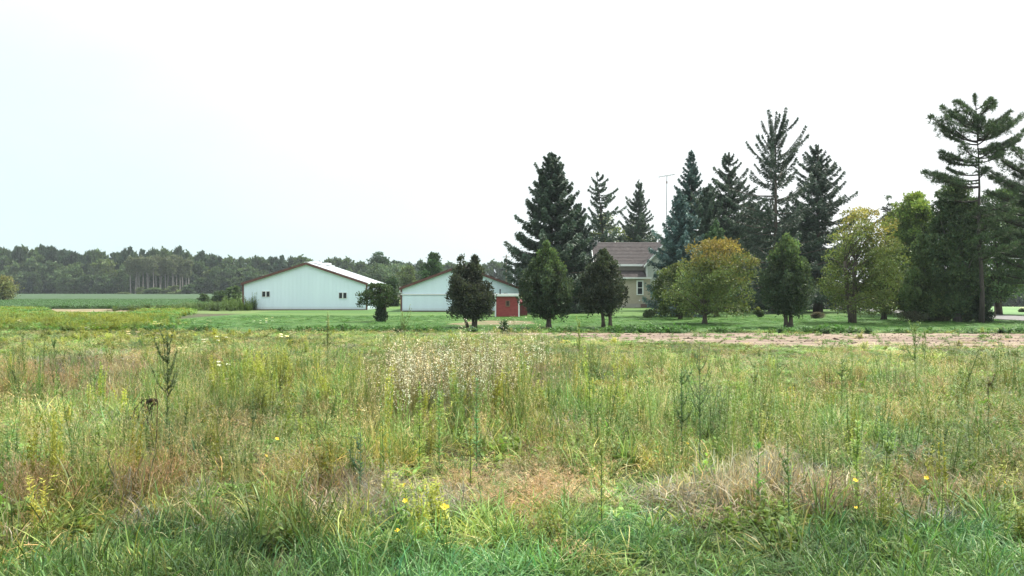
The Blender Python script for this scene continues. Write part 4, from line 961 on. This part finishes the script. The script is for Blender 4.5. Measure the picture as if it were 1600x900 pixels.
# sample points over the meadow
def sample(y0, y1, dens, half=.70, extra=5.0):
    n = int(((half*(y1**2-y0**2)) + 2*extra*(y1-y0))*dens)
    y = np.sqrt(rng.uniform(y0**2, y1**2, n)); x = rng.uniform(-1, 1, n)*(half*y+extra); return x, y
seg = [sample(2.6, 6.6, 56), sample(6.6, 9.5, 50), sample(9.5, 16, 34), sample(16, 26, 20), sample(26, 45.5, 13)]
sx = np.concatenate([s[0] for s in seg]); sy = np.concatenate([s[1] for s in seg])
U = 800+sx/sy*F; Rw = HOR+CAMH*F/sy
def ell(cu, cr_, ru, rr_): return np.clip(1.25-((U-cu)/ru)**2-((Rw-cr_)/rr_)**2 + (fbm(sx, sy, .9, 31)-.5)*1.2, 0, 1)
_k = ~((ell(702, 740, 85, 26) > .35) & (rng.random(len(sx)) < .6) & (sy < 12.4)); sx, sy, U, Rw = sx[_k], sy[_k], U[_k], Rw[_k]
n1 = fbm(sx, sy, 2.4, 41); n2 = fbm(sx, sy, 1.1, 47); n3 = fbm(sx, sy, 4.5, 53); n4 = fbm(sx+70, sy, .7, 59)
dirt = (sx > -3) & (sy > np.interp(sx, [-6, 2, 5, 12, 24, 46], [42.6, 40.8, 36.4, 33.2, 32, 31.2])) & (sy < 43.6)
dirt &= ~((fbm(sx, sy, 1.3, 201) > .60) & (rng.random(len(sx)) < .2)) & ((sy > np.interp(sx, [-6, 2, 5, 12, 24, 46], [43.4, 41.8, 37.4, 34.2, 33, 32.2])) | (rng.random(len(sx)) < .6))
w = {}
near = sst(8.1, 6.7, sy + (n2-.5)*2.2)*.97
w['lush'] = near*9 + .35*(1-near)*(n1 > .55) + .1
w['fine'] = (1-near)*(1.3+1.2*n1); w['gr2'] = (1-near)*(.9*sst(.42,.6,fbm(sx, sy, 1.7, 91))+.25)
w['seed'] = (1-near)*(.9*n2+.25)*(sy > 9)
w['redgrass'] = (1-near)*(.12 + 4*ell(830, 775, 130, 48) + 2.2*ell(110, 600, 150, 34) + 2.5*ell(20, 770, 70, 40) + 2*ell(230, 770, 60, 30) + 1.0*ell(1000, 590, 110, 26) + .8*ell(1310, 605, 70, 22) + 1.0*ell(1430, 615, 70, 20) + .9*ell(300, 560, 150, 14) + 1.0*ell(1250, 560, 200, 12) + 1.1*ell(1350, 800, 160, 26))
w['dead'] = (1-near)*(.08 + 8*ell(600, 795, 110, 36) + 7*ell(1225, 762, 62, 26) + 5*ell(1100, 800, 85, 28) + 2.0*ell(150, 580, 120, 25) + 1.6*ell(860, 600, 60, 22) + 2*ell(1370, 820, 120, 25))
w['stalk'] = (1-near)*(.28*(n3 > .45)+.12+.5*ell(1120, 680, 130, 60)+.5*ell(1400, 720, 160, 45)+.4*ell(700, 700, 90, 40))*(sy > 9.6)
w['golden'] = (1-near)*(.12*n4 + 1.8*ell(400, 610, 75, 45) + .9*ell(215, 530, 190, 14) + .35*ell(700, 650, 300, 30) + .4*ell(960, 620, 40, 40))
w['broad'] = (1-near)*(.35 + 1.6*sst(.55, .68, fbm(sx, sy, 1.2, 99)) + 2.2*sst(850, 960, U)*sst(655, 600, Rw)+1.0*sst(34, 40, sy)+.8*sst(600, 560, Rw)*sst(350, 200, U))
aster = np.clip(ell(708, 638, 100, 32)+ell(632, 672, 62, 32)*.45+ell(815, 600, 50, 18)*.35, 0, 1.3)*sst(11.2, 12.4, sy)
w['aster'] = 5*np.clip(aster*(.45+1.1*fbm(sx+9, sy, 1.0, 213)), 0, 1.3)*sst(25, 16.5, sy)
w['lace'] = .03*sst(600, 560, Rw)*(U < 520)+.03*ell(400, 620, 90, 40)
keys = list(w); Wm = np.stack([np.broadcast_to(w[k_], sx.shape) for k_ in keys], 1); Wm = Wm/Wm.sum(1, keepdims=True)
pick = (Wm.cumsum(1) < rng.random(len(sx))[:, None]).sum(1).clip(0, len(keys)-1)
# canopy height by place
hs = 1.0 - .45*sst(15, 30, sy) - .12*sst(30, 42, sy) + .18*sst(500, 650, U)*sst(950, 850, U)*sst(10, 13, sy)*sst(24, 18, sy)
hs *= (.35+1.0*fbm(sx, sy, 1.5, 97))*(.7+.6*n3)*rng.lognormal(0, .2, len(sx))*1.05
hs *= 1-.6*ell(702, 735, 80, 26)
hs *= (1-.65*ell(236, 735, 42, 30))*.94
hs *= np.where(sy > 28, np.where(U > 850, .72, .9), 1)
tone = (.40+1.18*n1)[:, None]*np.array((1.09, 1.04, .94))*rng.normal(1, .2, (len(sx), 1)).clip(.5, 1.6); hue = (n2-.5)[:, None]
labels = {'gr2': ('green_grass', 'darker green grass tufts mixed through the field'), 'lush': ('grass', 'lush green arching grass along the bottom of the meadow'), 'fine': ('meadow_grass', 'fine yellow-green meadow grass covering the field'),
 'seed': ('seed_grass', 'straw-coloured seed heads of wild grass over the field'), 'redgrass': ('dry_grass', 'reddish-brown patches of dry grass in the field'),
 'dead': ('dead_grass', 'grey-brown mats of dead tangled stems in the field'), 'stalk': ('wild_stalks', 'upright green leafy weed stalks spread through the field'),
 'golden': ('yellow_weeds', 'yellow-green weeds in bright patches of the field'), 'broad': ('leafy_weeds', 'low broad-leaved green weeds of the field'),
 'aster': ('white_asters', 'mass of tiny white wildflowers in the middle of the field'), 'lace': ('umbel_flowers', 'scattered flat white flower heads at the left of the field')}
for i, k_ in enumerate(keys):
    m_ = (pick == i) & ~dirt
    x_, y_ = sx[m_], sy[m_]; n = len(x_)
    if not n: continue
    grow = 1+.35*sst(16, 30, y_)
    s = rng.uniform(.75, 1.25, n)*grow; szz = rng.uniform(.75, 1.25, n)*hs[m_]
    tn = np.clip(tone[m_]*np.concatenate([1+.55*hue[m_], np.ones((n, 1)), 1-.4*hue[m_]], 1)*rng.normal(1, .08, (n, 1)), .3, 2)
    if k_ == 'fine': tn = tn*np.where(n3[m_][:, None] > .5, np.array((1.12, 1.02, .95)), np.array((.9, 1.0, .9)))
    if k_ == 'lace': szz = rng.uniform(.8, 1.1, n)
    if k_ == 'dead': szz = szz*1.0; s = s*1.2; tn = tn*np.array((.94, .97, 1.04))
    if k_ == 'aster': szz = rng.uniform(.8, 1.25, n)
    if k_ == 'stalk': szz = szz*np.where(y_ > 26, .75, 1.0)
    scatter(labels[k_][0], k_, x_, y_, s, tn, labels[k_][1], sz=szz)

# left meadow beyond 45 m, weeds along the lawn edge, sprigs in the dirt
n = 7600; y = np.sqrt(rng.uniform(45**2, 99**2, n)); x = -rng.uniform(.40, .72, n)*y; kk = (x < np.interp(y, [45, 49, 61, 84, 99], [-20, -22.5, -27, -33, -36])+rng.normal(0, .8, n)) & ~((y > 75) & (800+x/y*F > 55+rng.normal(0, 14, n)) & (800+x/y*F < 225+rng.normal(0, 14, n))); x, y = x[kk], y[kk]
nn = fbm(x, y, 3, 61)
tn = np.where(nn[:, None] > .5, np.array((1.1, 1.08, .8)), np.array((.8, .95, .9)))*rng.normal(1, .1, (len(x), 1))
scatter('field_weeds', 'golden', x, y, rng.uniform(1.3, 2.1, len(x)), tn*.88, 'yellow-green weeds of the far left meadow', sz=rng.uniform(.35, .85, len(x))*np.where(y > 66, .6, 1)*(.6+.8*nn))
kk = rng.random(len(x)) < .5; scatter('field_leaves', 'broad', x[kk]+.4, y[kk], rng.uniform(1.6, 2.6, kk.sum()), tn[kk], 'green leafy growth of the far left meadow', sz=rng.uniform(1, 2, kk.sum()))
n = 2600; x = rng.uniform(-21, 33, n); y = 45.0-.028*(x+6)+rng.normal(0, .42, n); thin = fbm(x, x*0, 2.2, 71); kk = (rng.random(n) < np.clip((thin-.42)*3.2, .05, 1)); x, y, thin = x[kk], y[kk], thin[kk]
scatter('edge_weeds', 'broad', x, y, rng.uniform(1.0, 1.9, len(x)), np.array((.48, .62, .62))*rng.normal(1, .2, (len(x), 1)), 'dark green weeds fringing the front edge of the lawn', sz=rng.uniform(.5, 2.2, len(x))*(.35+thin*1.0))
kk = rng.random(len(x)) < .5; scatter('edge_grass', 'lush', x[kk], y[kk]-.1, rng.uniform(1.0, 1.6, kk.sum()), np.array((.75, .85, .9))*np.ones((kk.sum(), 1)), 'long grass tufts along the front edge of the lawn', sz=rng.uniform(.5, 1.1, kk.sum()))
n = 420; x = rng.uniform(2, 34, n); y = rng.uniform(33.5, 43.5, n); kk = fbm(x, y, 2, 77) > .52; x, y = x[kk], y[kk]
scatter('dirt_sprigs', 'broad', x, y, rng.uniform(.5, 1.3, len(x)), np.ones((len(x), 3))*.9, 'sparse green sprigs coming up in the tilled dirt strip', sz=rng.uniform(.4, 1.2, len(x)))
def clod(g):
    V = unit(np.array([(0,0,1),(1,0,0),(0,1,0),(-1,0,0),(0,-1,0),(.7,.7,.5),(-.7,.7,.5),(-.7,-.7,.5),(.7,-.7,.5),(0,0,-.3)], float))*g.uniform(.7, 1.2, (10, 1))*(1, 1, .6)
    F_ = [(0,5,2,6),(0,6,3,7),(0,7,4,8),(0,8,1,5)]+[(1,9,2,5),(2,9,3,6),(3,9,4,7),(4,9,1,8)]
    return V, np.array(F_), np.repeat(np.array([(.17,.13,.095)]), 10, 0)*g.uniform(.7, 1.3, (10, 1))
protos('clod', clod, 5)
n = 2600; x = rng.uniform(-4, 36, n); y = rng.uniform(33, 44.5, n); row = (y*1.6) % 1.0; kk = (y > np.interp(x, [-6, 2, 5, 12, 24, 46], [42.5, 40.5, 36.7, 33.6, 32.6, 32])) & ((row < .45) | (rng.random(n) < .3)); x, y = x[kk], y[kk]
scatter('dirt_clods', 'clod', x, y, rng.lognormal(-3.0, .5, len(x)), np.ones((len(x), 3))*rng.uniform(.6, 1.4, (len(x), 1)), 'broken brown clods lying over the tilled dirt strip', z=np.full(len(x), .02), sz=rng.lognormal(-3.0, .4, len(x)))
# short turf texture on the lawn front
n = 9000; y = np.sqrt(rng.uniform(45.6**2, 72**2, n)); x = rng.uniform(-.5, .7, n)*y; kk = (x > np.interp(y, [45, 49, 61, 72], [-16, -22, -26, -26])) & (x < 38) & ~((np.abs(x+1.6) < 2.9) & (np.abs(y-57) < 3.4)); x, y = x[kk], y[kk]
sh_ = fbm(x*.3, y*1.6, 2.0, 83)
scatter('lawn_turf', 'lush', x, y, rng.uniform(1.5, 2.4, len(x)), (np.array((.62, .76, .45))[None]*(.6+.8*sh_)[:, None]), 'short mown turf blades of the lawn', sz=rng.uniform(.08, .16, len(x)))
# crop rows
rows = []
for r_ in np.arange(0, 64, .76):
    yy = 99+r_*1.0; xx = np.arange(-yy*.72, -36-(yy-100)*.12, .62); rows.append(np.stack([xx+rng.normal(0, .12, len(xx)), yy+rng.normal(0, .08, len(xx))], 1))
rows = np.concatenate(rows)
scatter('crop_rows', 'soy', rows[:, 0], rows[:, 1], rng.uniform(.8, 1.2, len(rows)), np.ones((len(rows), 3))*rng.normal(1, .12, (len(rows), 1)), 'low green crop plants growing in rows in the left field', sz=rng.uniform(.8, 1.25, len(rows)))
# tall brush at the left flank of the big barn
n = 520; x = -29.6-rng.random(n)**1.3*15; y = rng.uniform(88, 112, n)
scatter('barn_brush', 'golden', x, y, rng.uniform(2.0, 3.2, n), np.array((.42, .56, .75))*rng.normal(1, .22, (n, 1)), 'tall green brush growing at the left side of the larger barn', sz=rng.uniform(.5, 2.3, n)*(1.1-(-29.6-x)/15*.8)*(.2+1.4*fbm(x, y, 3.5, 95)))

# ================================================================== INDIVIDUAL WEEDS AND FLOWERS
def weed(px, py, top, label, seed, c=(.12,.19,.06), n_br=0, lean=0.0, leafL=(.07, .13), per_m=130, name='horseweed', br_spread=.5, wid=.011, cat='weed', tops=None, kids=None):
    g = np.random.default_rng(seed); d = D(py); Ht = Z(top, d); c = tuple(q*1.3 for q in c); wid = wid*1.35
    e = empty(name, (X(px, d), d, 0), label, cat)
    sp = [np.array((lean*t*t*.6, .02*math.sin(3*t+seed), Ht*t)) for t in np.linspace(0, 1, 7)]
    mb = MB(); mb.tube(sp, [.009*(1-.75*t) for t in np.linspace(0, 1, 7)], 5)
    axes = [(np.array(sp), Ht)]
    for i in range(n_br):
        t = g.uniform(.42, .92); b = np.array([np.interp(t, np.linspace(0, 1, 7), np.array(sp)[:, k_]) for k_ in range(3)]); az = g.random()*6.283
        Lb = Ht*g.uniform(.14, .34)*(1.25-t*.55); dh = np.array((math.cos(az), math.sin(az)*.7, 0))
        bp = np.array([b+dh*Lb*br_spread*(q**.8)+np.array((0, 0, Lb*(.35*q+.5*q*q))) for q in np.linspace(0, 1, 5)]); mb.tube(bp, [.0045, .004, .003, .0025, .0015], 4); axes.append((bp, Lb))
    parts = []
    for ax, L_ in axes:
        m_ = int(per_m*L_)+6; f_ = g.random(m_)*.97+.03; P = np.stack([np.interp(f_, np.linspace(0, 1, len(ax)), ax[:, k_]) for k_ in range(3)], 1)
        sc = (1.15-.7*f_) if ax is axes[0][0] else .5
        parts.append(blades(P, g.random(m_)*6.283, g.uniform(*leafL, m_)*sc, g.uniform(.45, 1.0, m_), g.uniform(.2, 1.1, m_), wid, vary(c, m_, .17, g), seg=3, g=g))
    mat = M_PLANT
    st = mb.build('stem', surf('weed_stem', tuple(q*.9 for q in c), rough=.7) if 'weed_stem' not in bpy.data.materials else bpy.data.materials['weed_stem'], e)
    V, F_, C_ = merge(parts); link('leaves', np_mesh('leaves', V, [F_], mat, C_), e)
    if tops: 
        P = np.concatenate([a[0][-2:] for a in axes]); P = np.repeat(P, 14, 0)+g.normal(0, .022, (len(P)*14, 3))
        V, F_, C_ = stars(P, g.uniform(.007, .013, len(P)), vary(tops, len(P), .1, g), g); link('flower_heads', np_mesh('flower_heads', V, [F_], mat, C_), e)
    return e, Ht
weed(261, 702, 520, 'tall branching grey-green weed right of the blackened drooping one', 301, n_br=20, c=(.095,.13,.06), leafL=(.06, .11), per_m=170)
weed(632, 600, 490, 'feathery pale green weed rising highest above the left of the white wildflowers', 302, n_br=14, c=(.20,.26,.11), leafL=(.05, .09), br_spread=.4)
weed(905, 598, 500, 'single yellow-green plume in front of the dirt strip below the two-stemmed cedar', 303, n_br=9, c=(.24,.29,.08), br_spread=.22, leafL=(.05, .1))
weed(512, 590, 487, 'slim pointed yellowish weed in front of the larger barn', 304, n_br=7, c=(.22,.25,.10), br_spread=.16)
weed(1093, 745, 540, 'tallest dark green many-branched weed in the right half of the field', 305, n_br=16, c=(.085,.15,.06), leafL=(.05, .10), br_spread=.45, per_m=90, wid=.007)
weed(1065, 735, 578, 'bushy green weed close to the left of the tallest dark green weed', 306, n_br=8, c=(.09,.16,.06))
weed(1430, 610, 506, 'spreading green weed silhouetted on the pale dirt at the right', 307, n_br=14, c=(.14,.21,.07), br_spread=.6)
weed(655, 735, 592, 'leftmost of the row of leafy green stalks under the white wildflowers', 308, c=(.21,.29,.07), leafL=(.08, .13), per_m=150, wid=.014)
weed(686, 742, 613, 'second stalk in the row under the white wildflowers, shorter and green', 309, c=(.15,.26,.08), leafL=(.08, .13), per_m=150, wid=.013)
weed(745, 735, 592, 'bluish green stalk under the right part of the white wildflowers', 310, c=(.12,.24,.10), leafL=(.08, .12), per_m=150, wid=.012)
weed(735, 775, 655, 'short yellow-green stalk in front of the bluish green stalk', 311, c=(.22,.25,.06), leafL=(.07, .11), per_m=150, wid=.013)
weed(563, 785, 668, 'dark bluish stalk behind the grey dead tangle at the left of centre', 312, n_br=3, c=(.07,.13,.08), leafL=(.06, .1))
weed(1232, 830, 690, 'light green stalk standing in front of the grey dead mat at the right', 313, n_br=2, c=(.15,.22,.09), leafL=(.06, .1), per_m=170)
weed(1340, 822, 668, 'tall leafy evening primrose at the right with yellow buds', 314, c=(.24,.34,.10), leafL=(.08, .14), per_m=110, wid=.012, name='evening_primrose', n_br=5, br_spread=.25)
weed(1385, 800, 690, 'branching green weed just right of the leafy evening primrose', 315, n_br=8, c=(.19,.27,.09), per_m=90)
weed(1471, 850, 746, 'slender pale spike among dry grass in the lower right', 316, c=(.22,.27,.09), leafL=(.03, .06), per_m=220)
weed(1508, 800, 720, 'short yellowish spike left of the right edge of the field', 317, c=(.24,.27,.08), leafL=(.05, .08))
weed(155, 770, 672, 'leafy light green weed in the lower left of the field', 318, n_br=5, c=(.19,.25,.08), leafL=(.06, .1))
weed(395, 720, 605, 'thin dark stalk left of the yellow-flowered plant', 319, n_br=2, c=(.09,.14,.06), leafL=(.05, .09))
weed(940, 830, 690, 'pale yellow-green stalk right of the red-brown dry grass', 320, n_br=2, c=(.22,.26,.08))
weed(1185, 800, 690, 'bright green grassy stalk in front of the right-hand dead mat', 321, c=(.10,.24,.05), leafL=(.14, .22), per_m=60, name='grass_stalk', wid=.012)
weed(1445, 590, 515, 'small upright weed on the dirt right of the spreading green weed', 322, n_br=5, c=(.15,.21,.08))
weed(1315, 640, 560, 'rounded fresh green weed in the mid right of the field', 323, n_br=10, c=(.13,.21,.07), br_spread=.8)
weed(30, 640, 560, 'thin olive weed near the left edge', 324, n_br=4, c=(.14,.17,.07))
weed(85, 590, 520, 'leafy green weed above the dry patch at the far left', 325, n_br=6, c=(.12,.18,.07))
weed(1180, 650, 565, 'wispy olive weed right of the tallest dark green weed', 326, n_br=6, c=(.15,.19,.08))
weed(1545, 690, 590, 'brownish upright weed near the right edge of the field', 327, n_br=5, c=(.17,.16,.08))
# the blackened dead plant
g = np.random.default_rng(401); dd_ = D(715)
e = empty('dead_weed', (X(243, dd_), dd_, 0), 'blackened withered weed drooping to the left beside the tall branching weed', 'weed')
M_DEAD = surf('dead_stem', (.03,.022,.018), (.055,.04,.03), rough=.9)
mb = MB(); zt = Z(603, dd_); zb = Z(628, dd_); mb.tube([(0, 0, 0), (.02, 0, zb*.6), (.03, 0, zb), (-.02, 0, zt)], [.008, .007, .006, .003], 5)
parts = []
for i in range(7):
    a0 = np.array((.03, 0, zb+g.uniform(-.06, .04))); ex = -g.uniform(.14, .42); ey = g.normal(0, .07); dz = -g.uniform(.14, .46)
    bp = np.array([a0+np.array((ex*q**.7, ey*q, dz*q**2.0+.05*math.sin(q*3))) for q in np.linspace(0, 1, 6)]); mb.tube(bp, [.004, .004, .0035, .003, .002, .001], 4)
    m_ = 46; f_ = g.random(m_)*.9+.1; P = np.stack([np.interp(f_, np.linspace(0, 1, 6), bp[:, k_]) for k_ in range(3)], 1)
    parts.append(blades(P, g.random(m_)*6.283, g.uniform(.03, .07, m_), g.uniform(1.5, 2.8, m_), g.normal(0, .8, m_), .012, vary((.045,.032,.025), m_, .25, g), seg=2, g=g))
mb.build('stem', M_DEAD, e); V, F_, C_ = merge(parts); link('withered_leaves', np_mesh('withered_leaves', V, [F_], M_PLANT, C_), e)
# yellow blooms: each on its own small stem
M_YEL = surf('yellow_petal', (.75,.48,.03), (.85,.60,.05), scale=30, rough=.6); M_YSTEM = surf('primrose_stem', (.11,.17,.05), rough=.7)
def bloom(px, py, z, r, label, seed):
    g = np.random.default_rng(seed); d = (CAMH-z)*F/(py-HOR); r = r*.8; e = empty('yellow_flower', (X(px, d), d, 0), label, 'flower', 'yellow blooms in the lower field')
    MB().tube([(.02, .03, 0), (.01, .02, z*.5), (0, 0, z-.008)], [.004, .0035, .0025], 5).build('stem', M_YSTEM, e)
    mb = MB(); tl = np.array((g.normal(0, .6), -.45, .75)); tl /= np.linalg.norm(tl); a = np.cross(tl, (1, 0, .2)); a /= np.linalg.norm(a); b = np.cross(tl, a); c = np.array((0, 0, z))
    for k_ in range(5):
        th = k_*1.2566+g.random(); u_ = a*math.cos(th)+b*math.sin(th); v_ = -a*math.sin(th)+b*math.cos(th)
        mb.add([c, c+u_*r*.55+v_*r*.42+tl*r*.30, c+u_*r*1.05+v_*r*.22+tl*r*.45, c+u_*r*.98+tl*r*.34, c+u_*r*1.05-v_*r*.22+tl*r*.45, c+u_*r*.55-v_*r*.42+tl*r*.30], [(0, 1, 2, 3), (0, 3, 4, 5)])
    mb.build('petals', M_YEL, e)
    MB().tube([c, c+tl*r*.4], [r*.12, r*.2], 6).build('flower_center', surf('bloom_heart', (.55,.36,.04)) if 'bloom_heart' not in bpy.data.materials else bpy.data.materials['bloom_heart'], e)
    m_ = 26; zz = g.uniform(.1*z, .93*z, m_); P = np.stack([zz*0+.012, zz*0+.02, zz], 1)
    V, F_, C_ = blades(P, g.random(m_)*6.283, g.uniform(.05, .10, m_), g.uniform(.5, 1.1, m_), .6, .014, vary((.13,.20,.06), m_, .15, g), seg=3, g=g)
    link('leaves', np_mesh('leaves', V, [F_], M_PLANT, C_), e)
for i, (px, py, zb_, r, lb) in enumerate([
    (433, 686, .42, .034, 'yellow bloom standing alone in the left half, highest of the left ones'),
    (632, 758, .38, .032, 'upper of two small yellow blooms one above the other left of centre'),
    (633, 783, .36, .034, 'lower of two small yellow blooms one above the other left of centre'),
    (695, 793, .38, .048, 'largest yellow bloom, right of the pair near the bottom centre'),
    (621, 829, .30, .026, 'lowest small yellow bloom just above the green grass'),
    (416, 712, .38, .02, 'tiny yellow bloom just below the lone one at the left'),
    (1336, 751, .5, .032, 'yellow bloom on the leafy evening primrose at the right'),
    (1447, 747, .46, .032, 'yellow bloom between the evening primrose and the right edge'),
    (1570, 755, .4, .026, 'small pale yellow bloom nearest the right edge'),
    (1337, 793, .4, .02, 'tiny yellow bloom low on the evening primrose'),
    (1074, 693, .45, .022, 'small yellow bloom at the foot of the tallest dark green weed')]): bloom(px, py, zb_, r, lb, 500+i)
# big-leaved plants at the lawn edge
M_BIG = surf('big_leaf', (.07,.14,.06), (.11,.20,.09), scale=8, rough=.5)
for i, (px, py, w_, lb) in enumerate([(1220, 521, 9, 'round bluish-leaved plant left of the light-topped cedar trunk'), (1290, 522, 12, 'broad-leaved plant right of the light-topped cedar trunk'),
     (1259, 519, 8, 'small broad-leaved plant between the two larger ones by the light-topped cedar'), (1032, 520, 10, 'broad-leaved plant at the edge of the dirt below the farmhouse'), (738, 520, 15, 'wide leafy plant under the twin-peaked cedar'), (1357, 522, 6, 'little leafy plant on the dirt below the ragged maple'),
     (1565, 521, 10, 'leafy plant at the dirt edge near the right border')]):
    g = np.random.default_rng(600+i); d = D(py); r = w_/F*d
    e = empty('leafy_plant', (X(px, d), d, 0), lb, 'plant'); m_ = 60
    B = disc_pts(m_, r*.5, g); B[:, 2] = g.random(m_)*.16
    V, F_, C_ = blades(B, g.random(m_)*6.283, g.uniform(.18, .34, m_), g.uniform(.1, 1.0, m_), g.uniform(.3, 1.1, m_), g.uniform(.09, .15, m_), vary((.085,.15,.08), m_, .15, g), seg=4, g=g)
    link('leaves', np_mesh('leaves', V, [F_], M_PLANT, C_), e)
    mb = MB()
    for q in range(5): mb.tube([(0, 0, 0), (g.normal(0, .05), g.normal(0, .05), .2)], [.015, .008], 4)
    mb.build('stem', M_YSTEM, e)
# white-flowered bush by the shed front
dd_ = D(522); e = broadleaf(787, dd_, (779, 798, 500, 522), 'small green bush with white blossoms in front of the red shed', 'flowering_bush', trunk_r=.02, color=(.06,.11,.045), n_cl=24, n_per=60, leaf=.07, cr=.3, seed=701, cat='bush')
g = np.random.default_rng(702); P = np.stack([g.normal(0, .2, 60), g.normal(0, .15, 60)-.12, g.uniform(.2, .8, 60)], 1)
V, F_, C_ = stars(P, .035, vary((.75,.75,.68), 60, .05, g), g); link('blossoms', np_mesh('blossoms', V, [F_], M_PLANT, C_), e)
print('built', len(bpy.data.objects))

# ================================================================== HAZE: thin even air round the whole scene
hz = MB(); hz.box(-420, 480, -40, 640, -6, 34); ho_ = hz.build('haze', None); ho_.data.materials.clear()
mh, nh, lh = new_mat('haze_air'); oh = nh.new('ShaderNodeOutputMaterial'); pv = nh.new('ShaderNodeVolumePrincipled')
pv.inputs['Density'].default_value = HAZE; pv.inputs['Color'].default_value = (.80, .90, .96, 1); pv.inputs['Anisotropy'].default_value = 0.0
lh.new(pv.outputs[0], oh.inputs['Volume']); ho_.data.materials.append(mh); tag(ho_, kind='stuff')
